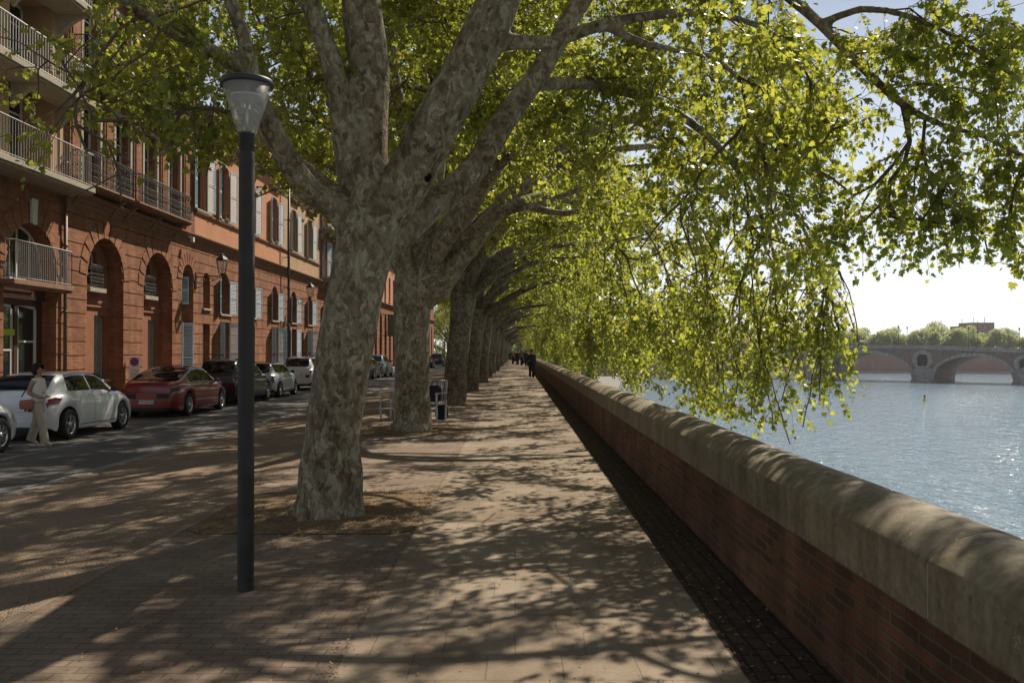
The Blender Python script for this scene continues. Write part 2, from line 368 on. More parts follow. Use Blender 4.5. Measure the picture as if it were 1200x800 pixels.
# earth side: gravel strip sloping down to the street
b = MB(); ny, nx = 160, 16; ys = [-6 + 66 * (i / ny) for i in range(ny + 1)] + [YE]
rng = np.random.RandomState(3)
b.grid([[(-6.42 + 3.10 * j / nx, y, -.100 + .096 * j / nx + (rng.uniform(-.006, .006) if 0 < j < nx else 0)) for j in range(nx + 1)] for y in ys])
o = b.build('gravel_ground', M['gravel']); o['kind'] = 'structure'
b = MB()
y = -6
while y < YE:      # stone edging between pavers and gravel
    L = 1.0 if y < 70 else 20; b.box(-3.33, -3.25, y + .004, y + L - .004, -.15, .001); y += L
o = b.build('path_edging_kerb', M['slabs']); o['kind'] = 'structure'
b = MB(); y = -6
while y < YE:
    L = 1.0 if y < 70 else 20; b.box(-6.60, -6.42, y + .004, y + L - .004, -.3, -.085); y += L
o = b.build('street_kerb', M['granite'], bevel=.012); o['kind'] = 'structure'
sheet('road', -9.0, -6.58, -6, YE, -.17, M['asphalt'])
sheet('parking_lane_road', -11.62, -9.12, -6, YE, -.166, M['asphalt'])
b = MB(); y = -6
while y < YE:
    L = .4 if y < 60 else 20; b.box(-9.13, -8.98, y + .005, y + L - .005, -.3, -.158); y += L
o = b.build('gutter_kerb', M['granite']); o['kind'] = 'structure'
b = MB(); y = -6
while y < YE:
    L = 1.0 if y < 70 else 20; b.box(-11.78, -11.60, y + .004, y + L - .004, -.3, -.04); y += L
o = b.build('sidewalk_kerb', M['granite'], bevel=.012); o['kind'] = 'structure'
sheet('sidewalk', -13.95, -11.78, -6, YE, -.046, M['slabs'])

TREE_Y = [9.47, 19.5, 29.6, 38.6, 49.2, 59.3, 69.2, 79.1, 89.0, 99.0, 108.8, 118.9, 128.7, 138.8, 148.7, 158.6, 168.8, 178.7, 188.6, 198.5, 208.7, 218.6, 228.5, 238.8]
TREE_X = [-1.99, -2.27, -2.10, -2.10, -2.0, -2.05, -2.1, -2.0, -2.1, -2.0, -2.05, -2.1, -2.0] + [-2.05] * 11
# bare earth round each tree, uneven edge, slightly mounded
b = MB()
for i, (tx, ty) in enumerate(zip(TREE_X[:14], TREE_Y[:14])):
    n = 44; rows = []
    for k in range(6):
        f = k / 5.0; row = []
        for j in range(n):
            a = 2 * math.pi * j / n; c, s_ = math.cos(a), math.sin(a)
            q = 1.0 / max(abs(c), abs(s_)) ** .97
            q *= 1 + .012 * math.sin(3 * a + i) + .01 * math.sin(7 * a + 2 * i) + rng.uniform(-.012, .012)
            rx = 1.09 * q * f; ry = 1.30 * q * f
            row.append((-2.12 + (tx + 2.12) * (1 - f) + rx * c, ty + .40 * f + ry * s_, .0035 + .055 * (1 - f) ** 1.0 + (rng.uniform(-.006, .006) if 0 < k < 5 else 0)))
        rows.append(row)
    b.grid(rows, closed=True)
o = b.build('tree_pit_earth', M['earth']); tag(o, kind='stuff', label='bare brown earth in the pits round the plane trees')

# litter: small dry leaves and bud scales by the wall foot, round the trees, along the joints
def litter():
    P = []
    rs = np.random.RandomState(11)
    def add(n, xf, yf, s0, s1): 
        for _ in range(n):
            P.append((xf(), yf(), rs.uniform(s0, s1)))
    add(2000, lambda: 1.23 + .48 * rs.beta(1.2, 1.4), lambda: 2 + 34 * rs.rand() ** 1.6, .006, .016)
    add(500, lambda: rs.normal(1.18, .09), lambda: 2 + 22 * rs.rand() ** 1.6, .006, .016)
    add(1400, lambda: rs.uniform(-.95, 1.2), lambda: 2.5 + 26 * rs.rand() ** 1.4, .004, .011)
    add(1800, lambda: rs.uniform(-3.2, -1), lambda: 3.5 + 26 * rs.rand() ** 1.3, .004, .014)
    add(1500, lambda: rs.normal(-1.02, .05), lambda: 2.5 + 24 * rs.rand() ** 1.4, .005, .013)
    add(1500, lambda: -3.3 - abs(rs.normal(0, .35)), lambda: 3.5 + 26 * rs.rand() ** 1.4, .006, .018)
    for tx, ty in list(zip(TREE_X, TREE_Y))[:3]:
        add(2600, lambda: -2.12 + rs.uniform(-1.2, 1.25), lambda: ty + .4 + rs.uniform(-1.5, 1.5), .006, .018)
    P = np.array(P); n = len(P)
    P = P[(np.abs(P[:, 0]) < 1.70) | (P[:, 0] < 0)]; n = len(P)
    zb = np.where(P[:, 0] < -3.26, -.004 + (P[:, 0] + 3.32) * .031 , .004)
    for tx, ty in list(zip(TREE_X, TREE_Y))[:3]:
        d = np.hypot((P[:, 0] - tx) / 1.05, (P[:, 1] - ty) / 1.25); zb = np.maximum(zb, np.where(d < 1, .006 + .055 * (1 - d), -1))
    out = np.array([(-.5, -.8), (.35, -.6), (.6, .3), (.1, 1), (-.55, .45)])
    a = rs.uniform(0, 6.28, n); t1 = rs.uniform(-.5, .5, n); t2 = rs.uniform(-.5, .5, n)
    V = np.zeros((n, 5, 3))
    for k, (u, v) in enumerate(out):
        uu = u * np.cos(a) - v * np.sin(a); vv = u * np.sin(a) + v * np.cos(a)
        V[:, k, 0] = P[:, 0] + uu * P[:, 2]; V[:, k, 1] = P[:, 1] + vv * P[:, 2]; V[:, k, 2] = zb + .006 + P[:, 2] * (.5 + uu * t1 + vv * t2) * .8
    me = fast_mesh('fallen_leaves', V.reshape(-1, 3), np.arange(n * 5), np.full(n, 5), [M['litter']])
    tag(mesh_obj('fallen_leaves', me), kind='stuff', label='dry brown leaves and bud scales scattered on the ground')
litter()

# ================================================================== PARAPET WALL
wall = empty('parapet_wall', (1.94, 0, 0), 0, 'long low brick parapet wall with rounded stone coping along the river', 'wall')
def rel(b): b.M = Matrix.Translation((-1.94, 0, 0)); return b
b = rel(MB()); b.box(1.71, 2.17, -6, YE, -.2, .648); b.build('brick_body', M['wallbrick'], wall)
def coping(b, y0, y1, jx=0, jz=0, seg=6, e=.006):
    prof = [(1.681, .645), (1.681, .893), (1.686, .900), (1.715, .928), (1.76, .957), (1.82, .985), (1.88, 1.003), (1.94, 1.010), (2.0, 1.003), (2.06, .985), (2.12, .957), (2.165, .928), (2.194, .902), (2.2, .885), (2.2, .645)]
    ys = [y0, y0 + e] + [y0 + (y1 - y0) * i / seg for i in range(1, seg)] + [y1 - e, y1]
    rows = []; f0 = len(b.f)
    for i, y in enumerate(ys):
        s_ = e if i in (0, len(ys) - 1) else 0
        rows.append([(x + jx + (s_ if x < 1.8 else -s_ if x > 2.08 else 0) + rng.uniform(-.0012, .0012), y, z + jz - (s_ if z > .8 else 0)) for x, z in prof])
    ids = b.grid(rows, closed=True); npf = len(prof)
    for q in range(f0, len(b.f)):
        if (q - f0) % npf in (0, npf - 2, npf - 1): b.sm[q] = False
    b.f.append(ids[0]); b.m.append(0); b.sm.append(False); b.f.append(ids[-1][::-1]); b.m.append(0); b.sm.append(False)
y = -.06 - 1.88 * 2; k = 0
while k < 60:
    b = rel(MB()); coping(b, y + .008, y + 1.88 - .008, rng.uniform(-.003, .003), rng.uniform(-.003, .003)); b.build('coping_stone', M['coping'], wall); y += 1.88; k += 1
b = rel(MB()); 
while y < YE: coping(b, y, y + 3.76, 0, 0, 1); y += 3.76
b.build('coping', M['coping'], wall)
b = rel(MB())      # mortar fillets in the joints of the coping
for k in range(60):
    yy = -.06 - 3.76 + 1.88 * k; b.box(1.688, 2.19, yy - .0079, yy + .0079, .65, .880); b.box(1.80, 2.08, yy - .0079, yy + .0079, .880, .975)
b.build('joint_mortar', M['stone'], wall)
b = MB(); b.box(2.162, 2.22, -60, 6000, -12, -.25); tag(b.build('quay_wall', M['far_brick']), 'tall brick quay wall dropping from the parapet to the river', 'wall')
# low stone landing below the parapet far ahead
b = MB(); b.face([(2.2, 120, -7.6), (9, 150, -7.6), (22, 200, -7.6), (30, 260, -7.6), (40, 330, -7.6), (2.2, 330, -7.6)])
prof = [(2.2, 120), (9, 150), (22, 200), (30, 260), (40, 330)]
for (xa, ya), (xb, yb) in zip(prof, prof[1:]): b.face([(xa, ya, -9), (xb, yb, -9), (xb, yb, -7.6), (xa, ya, -7.6)])
tag(b.build('riverside_landing', M['granite']), 'low pale stone landing at the foot of the quay near the bridge', 'quay')
# ================================================================== PLANE TREES
LEAF12 = np.array([(0, 0), (.26, -.06), (.55, .22), (.31, .36), (.40, .70), (.16, .62), (0, 1.0), (-.16, .62), (-.40, .70), (-.31, .36), (-.55, .22), (-.26, -.06)])
LEAF8 = np.array([(0, 0), (.50, .12), (.30, .36), (.34, .70), (0, 1.0), (-.34, .70), (-.30, .36), (-.50, .12)])
LEAF6 = np.array([(0, 0), (.50, .20), (.34, .66), (0, 1), (-.34, .66), (-.50, .20)])

def nrm(v): return v / (np.linalg.norm(v, axis=-1, keepdims=True) + 1e-9)

class Skel:
    def __init__(s, seed):
        s.P = []; s.D = []; s.par = []; s.rm = []; s.guide = []; s.chains = []; s.rs = np.random.RandomState(seed)
    def nearest(s, p):
        return int(np.argmin(np.linalg.norm(np.array(s.P) - p, axis=1)))
    def chain(s, pts, radii, start=None, step=.22, jit=.0, guide=True):
        """guided limb through pts (local coordinates), radii at pts"""
        pts = np.array(pts, float); radii = np.array(radii, float)
        if start is None and s.P: start = s.nearest(pts[0])
        if start is not None: pts = np.vstack([s.P[start], pts]) if np.linalg.norm(pts[0] - s.P[start]) > .06 else np.vstack([s.P[start], pts[1:]]); radii = np.concatenate([[radii[0]], radii]) if len(radii) < len(pts) else radii
        # Catmull-Rom resample
        out = []; rr = []; n = len(pts)
        for i in range(n - 1):
            p0 = pts[max(i - 1, 0)]; p1 = pts[i]; p2 = pts[i + 1]; p3 = pts[min(i + 2, n - 1)]
            m = max(1, int(np.linalg.norm(p2 - p1) / step))
            for k in range(m):
                t = k / m
                q = .5 * ((2 * p1) + (-p0 + p2) * t + (2 * p0 - 5 * p1 + 4 * p2 - p3) * t * t + (-p0 + 3 * p1 - 3 * p2 + p3) * t ** 3)
                out.append(q); rr.append(radii[i] * (1 - t) + radii[i + 1] * t)
        out.append(pts[-1]); rr.append(radii[-1])
        idx = []
        prev = start
        for i, (q, r) in enumerate(zip(out, rr)):
            if start is not None and i == 0: continue
            q = q + (s.rs.normal(0, jit, 3) if jit else 0)
            d = nrm(q - s.P[prev]) if prev is not None else nrm(out[min(i + 1, len(out) - 1)] - q)
            s.P.append(q); s.D.append(d); s.par.append(-1 if prev is None else prev); s.rm.append(r); s.guide.append(guide)
            prev = len(s.P) - 1; idx.append(prev)
        s.chains.append(([start] if start is not None else []) + idx)
        return idx
    def grow(s, tgt, droop, zmin=2.6):
        P = np.array(s.P); D = np.array(s.D)
        v = tgt - P; d = np.linalg.norm(v, axis=1) + 1e-6; u = v / d[:, None]
        cosv = (u * D).sum(1)
        cost = d * (1 + 1.1 * np.clip(.4 - cosv, 0, 2))
        cost = np.where(P[:, 2] < zmin, cost + 8, cost)
        cost = np.where(d < .35, cost + 3, cost)
        if not hasattr(s, 'kids'): s.kids = {}
        for q, kk in s.kids.items(): cost[max(0, q - 1):q + 2] += .9 * kk
        i = int(np.argmin(cost)); L = d[i]; s.kids[i] = s.kids.get(i, 0) + 1
        p0 = P[i]; d0 = D[i]
        side = u[i] * .75 + d0 * .45 + s.rs.normal(0, .18, 3)
        p1 = p0 + nrm(side) * L * .38
        end = nrm(u[i] * (1 - droop) + np.array([0, 0, -droop]) + s.rs.normal(0, .12, 3))
        p2 = tgt - end * L * .33
        m = max(2, int(L / .22)); idx = []; prev = i
        for k in range(1, m + 1):
            t = k / m
            q = (1 - t) ** 3 * p0 + 3 * (1 - t) ** 2 * t * p1 + 3 * (1 - t) * t * t * p2 + t ** 3 * tgt
            q = q + s.rs.normal(0, .022 if k < m else 0, 3)
            s.P.append(q); s.D.append(nrm(q - s.P[prev])); s.par.append(prev); s.rm.append(0); s.guide.append(False)
            prev = len(s.P) - 1; idx.append(prev)
        s.chains.append([i] + idx)
    def radii(s, rt=.0105, p=2.15):
        n = len(s.P); a = np.zeros(n); par = s.par
        kids = np.zeros(n, int)
        for i in range(n):
            if par[i] >= 0: kids[par[i]] += 1
        for i in range(n - 1, -1, -1):
            if kids[i] == 0: a[i] += rt ** p
            if par[i] >= 0: a[par[i]] += a[i]
        r = a ** (1 / p)
        r = np.where(np.array(s.guide), np.maximum(np.array(s.rm), np.minimum(r, np.array(s.rm) * np.where(np.array(s.rm) < .08, 1.3, 1.0))), np.minimum(r, .09))
        s.r = r
        return r

def tube_arrays(pts, rad, n, lump=0, rs=None, closed=False):
    pts = np.asarray(pts); k = len(pts)
    T = nrm(np.gradient(pts, axis=0)) if k > 1 else None
    N = np.zeros_like(pts); ref = np.array([1, 0, 0]) if abs(T[0][0]) < .8 else np.array([0, 1.0, 0])
    cur = nrm(ref - T[0] * np.dot(ref, T[0]))
    for i in range(k):
        cur = nrm(cur - T[i] * np.dot(cur, T[i])); N[i] = cur
    B = np.cross(T, N); a = np.arange(n) * 2 * math.pi / n
    rr = np.repeat(np.asarray(rad)[:, None], n, 1)
    if lump: 
        ph = rs.uniform(0, 6.28, 4)
        yy = np.arange(k)[:, None]
        rr = rr * (1 + lump * (np.sin(2 * a + ph[0] + yy * .35) * .6 + np.sin(3 * a + ph[1] - yy * .5) * .5 + .5 * np.sin(5 * a + ph[2] + yy * .9)))
    V = pts[:, None, :] + (N[:, None, :] * np.cos(a)[None, :, None] + B[:, None, :] * np.sin(a)[None, :, None]) * rr[:, :, None]
    i = np.arange(k - 1)[:, None]; j = np.arange(n)[None, :]
    F = np.stack([i * n + j, i * n + (j + 1) % n, (i + 1) * n + (j + 1) % n, (i + 1) * n + j], -1).reshape(-1, 4)
    return V.reshape(-1, 3), F

def build_tree(name, sk, base, NT_tw, leaves_per, leaf_sz, rs, hero=False, leafshape=LEAF6, bark='bark', river_droop=True, reject=None, rthin=.045, leafmat='leaf', twig_len=(.3, .85), balls=0, cull=None, wdens=None):
    """returns (trunk mesh, crown mesh) for a grown skeleton"""
    P = np.array(sk.P); r = sk.radii(.0085 if hero else .0105)
    # ---- limbs
    TV, TF, off = [], [], 0; thinV, thinF, toff = [], [], 0
    for ch in sk.chains:
        if len(ch) < 2: continue
        pts = P[ch]; rad = r[ch].copy()
        if not sk.guide[ch[1]]: rad[0] = rad[1]
        big = rad.max() > (rthin if hero else .03)
        n = (20 if rad.max() > .2 else 12) if big else (6 if rad.max() > .02 else 4)
        if hero and big:
            rr = np.maximum(rad, .030)
            V, F = tube_arrays(pts, rr, n, .035 if rad.max() > .2 else .03, rs)
            # closed ends for the voxel union
            TV.append(V); TF.append((F + off)); caps = [list(range(off, off + n))[::-1], list(range(off + len(V) - n, off + len(V)))]
            TF.append(caps); off += len(V)
        elif big:
            V, F = tube_arrays(pts, rad, n, .03, rs); TV.append(V); TF.append(F + off); off += len(V)
        else:
            V, F = tube_arrays(pts, rad, n); thinV.append(V); thinF.append(F + toff); toff += len(V)
    if hero:
        faces = []
        for f in TF: faces += [list(map(int, q)) for q in f]
        me = bpy.data.meshes.new('tmp'); me.from_pydata(np.vstack(TV).tolist(), [], faces)
        ob = mesh_obj('tmp', me)
        m = ob.modifiers.new('r', 'REMESH'); m.mode = 'VOXEL'; m.voxel_size = .026; m.adaptivity = 0
        sm = ob.modifiers.new('s', 'SMOOTH'); sm.factor = .5; sm.iterations = 7
        dg = bpy.context.evaluated_depsgraph_get(); me2 = bpy.data.meshes.new_from_object(ob.evaluated_get(dg))
        bpy.data.objects.remove(ob); bpy.data.meshes.remove(me)
        me2.name = name + '_trunk'; me2.materials.clear(); me2.materials.append(M[bark]); me2.materials.append(M['hole_shade'])
        me2.polygons.foreach_set('use_smooth', np.ones(len(me2.polygons), bool))
        trunk = me2
    else:
        V = np.vstack(TV); F = np.vstack(TF)
        trunk = fast_mesh(name + '_trunk', V, F.ravel(), np.full(len(F), 4), [M[bark]], None, np.ones(len(F), bool))
    # ---- twigs
    small = np.array([i for i in range(len(P)) if r[i] < .034 and sk.par[i] >= 0])
    if cull is not None: small = small[[not cull(P[i]) for i in small]]
    w = np.ones(len(small))
    w = np.where(r[small] < .012, 1.6, 1.0)
    if wdens is not None: w = w * wdens(P[small])
    w = w / w.sum()
    ti = rs.choice(small, NT_tw, p=w)
    p0 = P[ti] + rs.normal(0, .02, (NT_tw, 3)); d0 = np.array(sk.D)[ti]
    riv = np.clip((P[ti][:, 0] - 2.5) / 3.0, 0, 1)[:, None] if river_droop else np.zeros((NT_tw, 1))
    g = np.array([[0, 0, -1.0]])
    d = nrm(d0 * .45 + nrm(rs.normal(0, 1, (NT_tw, 3))) * .95 + g * (.05 + .45 * riv))
    L = rs.uniform(twig_len[0], twig_len[1], NT_tw)[:, None]
    d2 = nrm(d + g * (.35 + .9 * riv) + rs.normal(0, .22, (NT_tw, 3)))
    K = 4; pts = np.zeros((NT_tw, K, 3))
    pts[:, 0] = p0; pts[:, 1] = p0 + d * L * .35; pts[:, 2] = pts[:, 1] + nrm(d + d2) * L * .33; pts[:, 3] = pts[:, 2] + d2 * L * .33
    if reject is not None:
        keep = ~reject(pts[:, 3]); pts = pts[keep]; L = L[keep]; NT_tw = len(pts)
    rt = np.array([.0042, .0034, .0026, .0014])
    n = 3; a = np.arange(n) * 2.094
    T = nrm(pts[:, 3] - pts[:, 0]); N = nrm(np.cross(T, nrm(rs.normal(0, 1, (NT_tw, 3))))); B = np.cross(T, N)
    V = pts[:, :, None, :] + (N[:, None, None, :] * np.cos(a)[None, None, :, None] + B[:, None, None, :] * np.sin(a)[None, None, :, None]) * rt[None, :, None, None]
    V = V.reshape(-1, 3)
    q = np.arange(NT_tw)[:, None, None] * (K * n) + np.arange(K - 1)[None, :, None] * n; j = np.arange(n)[None, None, :]
    F = np.stack([q + j, q + (j + 1) % n, q + n + (j + 1) % n, q + n + j], -1).reshape(-1, 4)
    # ---- leaves along the twigs
    nl = NT_tw * leaves_per; tw = np.repeat(np.arange(NT_tw), leaves_per)
    t = rs.uniform(.12, 1.05, nl) * (K - 1); k0 = np.clip(t.astype(int), 0, K - 2); f = (t - k0)[:, None]
    c = pts[tw, k0] * (1 - f) + pts[tw, k0 + 1] * f
    tdir = nrm(pts[tw, k0 + 1] - pts[tw, k0])
    out = nrm(rs.normal(0, 1, (nl, 3)) + tdir * .5 + np.array([0, 0, -.25]))
    c = c + out * rs.uniform(.01, .06, (nl, 1))
    yax = nrm(out + np.array([0, 0, -.55]) + rs.normal(0, .2, (nl, 3)))
    zz = nrm(np.array([0, 0, 1.0]) + rs.normal(0, .75, (nl, 3))); xax = nrm(np.cross(yax, zz)); zax = np.cross(xax, yax)
    s_ = (leaf_sz * rs.uniform(.38, 1.28, nl) * (1.0 - .25 * rs.rand(nl)))
    LS = leafshape; m = len(LS); cup = rs.uniform(.05, .4, nl)
    LV = c[:, None, :] + s_[:, None, None] * (xax[:, None, :] * LS[None, :, 0, None] + yax[:, None, :] * LS[None, :, 1, None] + zax[:, None, :] * ((np.abs(LS[None, :, 0]) ** 1.3 * .8 - LS[None, :, 1] ** 2 * .35) * cup[:, None])[:, :, None])
    LV = LV.reshape(-1, 3)
    tv = np.vstack(thinV) if thinV else np.zeros((0, 3)); tf = np.vstack(thinF) if thinF else np.zeros((0, 4), int)
    allV = [tv, V, LV]; o1 = len(tv); o2 = o1 + len(V)
    loops = np.concatenate([tf.ravel(), (F + o1).ravel(), np.arange(len(LV)) + o2])
    tot = np.concatenate([np.full(len(tf) + len(F), 4), np.full(nl, m)])
    mi = np.concatenate([np.ones(len(tf) + len(F), int), np.zeros(nl, int)])
    smo = np.concatenate([np.ones(len(tf) + len(F), bool), np.zeros(nl, bool)])
    if balls:     # the round seed balls that hang on threads
        bb = MB(); pick = rs.choice(NT_tw, balls)
        for k in pick:
            p = pts[k, 3] + np.array([rs.uniform(-.03, .03), rs.uniform(-.03, .03), -rs.uniform(.05, .12)])
            bb.ball(p, .014, 6); bb.tube([pts[k, 3], p], .0012, 3, cap=False)
        bv = np.array(bb.v); o3 = sum(map(len, allV)); allV.append(bv)
        loops = np.concatenate([loops, np.array([i + o3 for f in bb.f for i in f])]); tot = np.concatenate([tot, np.array([len(f) for f in bb.f])])
        mi = np.concatenate([mi, np.ones(len(bb.f), int)]); smo = np.concatenate([smo, np.ones(len(bb.f), bool)])
    crown = fast_mesh(name + '_crown', np.vstack(allV), loops, tot, [M[leafmat], M['twig']], mi, smo)
    return trunk, crown

def envelope(rs, n, Rr=8.2, Rl=6.4, Ry=6.2, top=18.0, fork=3.6, low=(.35, 1.7), dens_l=1.0, lowfrac=.55, left_zb=6.6):
    """crown volume of a promenade plane: dome above, an open tunnel over the path, curtains hanging outside the parapet"""
    out = []
    while len(out) < n:
        a = rs.uniform(0, 2 * math.pi); c, s_ = math.cos(a), math.sin(a)
        Rx = Rr if c > 0 else Rl; Rm = 1 / math.sqrt((c / Rx) ** 2 + (s_ / Ry) ** 2)
        f = rs.rand() ** .55; rr = Rm * f; x, y = rr * c, rr * s_
        if c < 0 and rs.rand() > dens_l: continue
        zt = fork + 1.6 + (top - fork - 1.6) * math.sqrt(max(0, 1 - f ** 2.2))
        if x < 3.0: zb = 4.7 - .0 * f
        elif x < 4.6: zb = 4.7 + (3.2 - 4.7) * (x - 3.0) / 1.6
        else: zb = rs.uniform(*low)
        if x < -1.5: zb = left_zb
        u = rs.rand()
        if x > 4.6 and rs.rand() < lowfrac: u = rs.rand() * .35
        z = zb + (max(zt, zb + .8) - zb) * u
        if f < .45 and z < 7 and rs.rand() < .6: continue
        out.append((x, y, z))
    out = np.array(out)
    return out[np.argsort(np.linalg.norm(out[:, :2], axis=1) + rs.uniform(0, 1.0, n))]

def trunk_guide(sk, pts, rad, flare=1.32):
    pts = [np.array(p, float) for p in pts]
    base = pts[0]; up = pts[1] - pts[0]
    L = np.linalg.norm(up)
    seq = [base + np.array([0, 0, -.25]), base, base + up * (.10 / L), base + up * (.25 / L), base + up * (.5 / L)] + pts[1:]
    rr = [rad[0] * flare * 1.1, rad[0] * flare, rad[0] * (1 + (flare - 1) * .62), rad[0] * (1 + (flare - 1) * .28), rad[0] * 1.03] + list(rad[1:])
    return sk.chain(seq, rr, None, .16)

def roots(sk, r, n, rs):
    for k in range(n):
        a = 2 * math.pi * k / n + rs.uniform(-.3, .3); q = rs.uniform(.85, 1.15)
        sk.chain([(math.cos(a) * r * .55, math.sin(a) * r * .55, .26), (math.cos(a) * r * 1.0 * q, math.sin(a) * r * 1.0 * q, .07), (math.cos(a) * r * 1.30 * q, math.sin(a) * r * 1.30 * q, -.10)], [r * .24, r * .17, r * .09], 0)

def knot(me, c, rad, dirn):
    """press a pit into the limb surface and colour its floor near-black for shade"""
    co = np.zeros(len(me.vertices) * 3, np.float32); me.vertices.foreach_get('co', co); co = co.reshape(-1, 3)
    d = np.linalg.norm(co - c, axis=1); f = np.clip(1 - d / rad, 0, 1)
    ring = np.exp(-((d - rad * 1.15) / (rad * .35)) ** 2)
    co += -dirn * (np.clip(f * 2.2, 0, 1)[:, None] * rad * 1.1) + dirn * ring[:, None] * rad * .28
    me.vertices.foreach_set('co', co.ravel()); me.update()
    cen = np.zeros(len(me.polygons) * 3, np.float32); me.polygons.foreach_get('center', cen); cen = cen.reshape(-1, 3)
    hid = np.linalg.norm(cen + dirn * rad * .9 - c, axis=1) < rad * .75
    mi = np.zeros(len(me.polygons), np.int32); me.polygons.foreach_get('material_index', mi); mi[hid] = 1; me.polygons.foreach_set('material_index', mi)

def place_tree(trunk, crown, loc, label, rz=0, sc=(1, 1, 1), group='plane trees in a row along the promenade', name='plane_tree', cat='tree'):
    e = empty(name, loc, rz, label, cat, group); e.scale = sc
    mesh_obj('trunk', trunk, e); mesh_obj('crown', crown, e)
    return e

# ---------- the nearest tree: limbs measured off the photograph
def tree_one():
    bx, by = TREE_X[0], TREE_Y[0]
    def A(px, py, Y=9.47):
        p = at(px, py, Y); return (p[0] - bx, p[1] - by, p[2])
    rs = np.random.RandomState(21); sk = Skel(21)
    trunk_guide(sk, [A(385, 605), A(389, 520), A(401, 430), A(416, 340), A(428, 285), A(433, 262)], [.335, .295, .290, .290, .315, .30], 1.18)
    roots(sk, .36, 7, rs)
    sk.chain([A(410, 268), A(398, 243, 9.4), A(363, 224, 9.3), A(337, 190, 9.15), A(318, 150, 9.0), A(302, 115, 8.9), A(291, 82, 8.8)], [.20, .16, .135, .125, .115, .105, .10])
    sk.chain([A(291, 82, 8.8), A(284, 40, 8.7), A(268, 0, 8.6), A(258, -50, 8.5), A(240, -130, 8.3)], [.085, .075, .065, .05, .03])
    sk.chain([A(291, 82, 8.8), A(265, 67, 8.7), A(235, 54, 8.5), A(200, 36, 8.3), A(165, 14, 8.1), A(130, -8, 7.9), A(80, -40, 7.7), A(20, -60, 7.5)], [.08, .075, .07, .062, .052, .045, .035, .02])
    B = sk.chain([A(432, 255), A(430, 200), A(430, 140, 9.5), A(432, 80, 9.5), A(424, 20, 9.5), A(419, -40, 9.5), A(414, -140, 9.5), A(405, -260, 9.6), A(400, -420, 9.7)], [.24, .225, .22, .215, .21, .19, .15, .10, .05])
    sk.chain([A(418, 232, 9.5), A(404, 170, 9.4), A(397, 110, 9.3), A(384, 60, 9.2), A(366, 10, 9.1), A(350, -50, 9.0), A(330, -140, 8.8), A(300, -260, 8.6)], [.17, .13, .12, .11, .10, .085, .06, .03])
    sk.chain([A(396, 105, 9.3), A(376, 50, 9.5), A(356, 5, 9.7), A(335, -50, 9.9), A(300, -150, 10.1)], [.085, .07, .06, .045, .025])
    sk.chain([A(440, 262), A(474, 215, 9.4), A(508, 150, 9.3), A(541, 92, 9.25), A(566, 42, 9.2), A(586, -5, 9.2), A(602, -60, 9.2), A(625, -150, 9.3), A(650, -260, 9.4)], [.26, .255, .245, .238, .235, .22, .19, .14, .08])
    sk.chain([A(452, 285, 9.6), A(490, 255, 9.8), A(527, 226, 10.0), A(560, 192, 10.2), A(588, 145, 10.4), A(622, 98, 10.6), A(648, 58, 10.7), A(672, 15, 10.8), A(705, -30, 10.8), A(745, -80, 10.8), A(800, -130, 10.9), A(880, -180, 11)], [.20, .165, .155, .150, .145, .135, .125, .115, .10, .085, .065, .03])
    sk.chain([A(572, 50, 9.2), A(604, 48, 9.2), A(645, 50, 9.3), A(686, 34, 9.3), A(730, 22, 9.3), A(800, 14, 9.2), A(860, 20, 9.2), A(910, 42, 9.1), A(945, 85, 9.0)], [.12, .082, .078, .07, .06, .05, .04, .03, .018])
    sk.chain([A(705, 28, 9.3), A(760, 52, 9.4), A(836, 66, 9.6), A(866, 90, 9.7), A(878, 138, 9.8), A(897, 190, 9.9), A(903, 250, 9.9)], [.05, .045, .036, .03, .027, .02, .012])
    sk.chain([A(705, -30, 10.8), A(790, -60, 10.2), A(870, -40, 9.8), A(945, 12, 9.5), A(1012, 80, 9.2), A(1060, 124, 9.0), A(1108, 148, 8.8), A(1152, 160, 8.6), A(1200, 184, 8.4), A(1260, 210, 8.2)], [.085, .075, .068, .06, .052, .044, .035, .028, .022, .012])
    sk.chain([A(1060, 124, 9.0), A(1066, 165, 9.0), A(1060, 190, 9.0), A(1044, 210, 9.1), A(1036, 235, 9.1), A(1010, 262, 9.2), A(985, 275, 9.3)], [.026, .024, .021, .018, .015, .012, .009])
    sk.chain([A(960, 24, 9.4), A(1010, 10, 9.0), A(1070, 20, 8.6), A(1130, 50, 8.2), A(1190, 90, 7.9)], [.05, .042, .034, .026, .016])
    # hanging limb over the river
    sk.chain([A(622, 98, 10.6), A(700, 100, 11.4), A(780, 125, 12.0), A(850, 180, 12.4), A(893, 255, 12.6), A(914, 330, 12.6), A(922, 385, 12.5)], [.085, .075, .062, .05, .038, .024, .010])
    sk.chain([A(850, 180, 12.4), A(905, 215, 12.3), A(950, 285, 12.2), A(975, 355, 12.1), A(985, 400, 12.1)], [.03, .026, .02, .013, .008])
    sk.chain([A(780, 125, 12.0), A(800, 200, 12.8), A(822, 290, 13.3), A(835, 370, 13.5), A(842, 440, 13.5)], [.035, .03, .024, .015, .008])
    E = envelope(rs, 430, 8.6, 6.4, 6.4, 17.5, 3.7, (1.5, 3.0), .8, .25, 5.2)
    for t in E:
        x, y, z = t + np.array([bx, by, 0])
        px = 606 + FPX * x / max(y, 1); py = 411 - FPX * (z - EYE) / max(y, 1)
        if y < 11.5 and x > 2.4 and z < 3.6: continue
        if x > .38 * y and z < 4.6: continue
        if y < 12 and x < 1.5 and z < 5.2 and y < 8.6: continue
        sk.grow(t, .25 if t[0] < 3 else .5)
    def T(px, py, Y, dr=.4): sk.grow(np.array(A(px, py, Y)), dr)
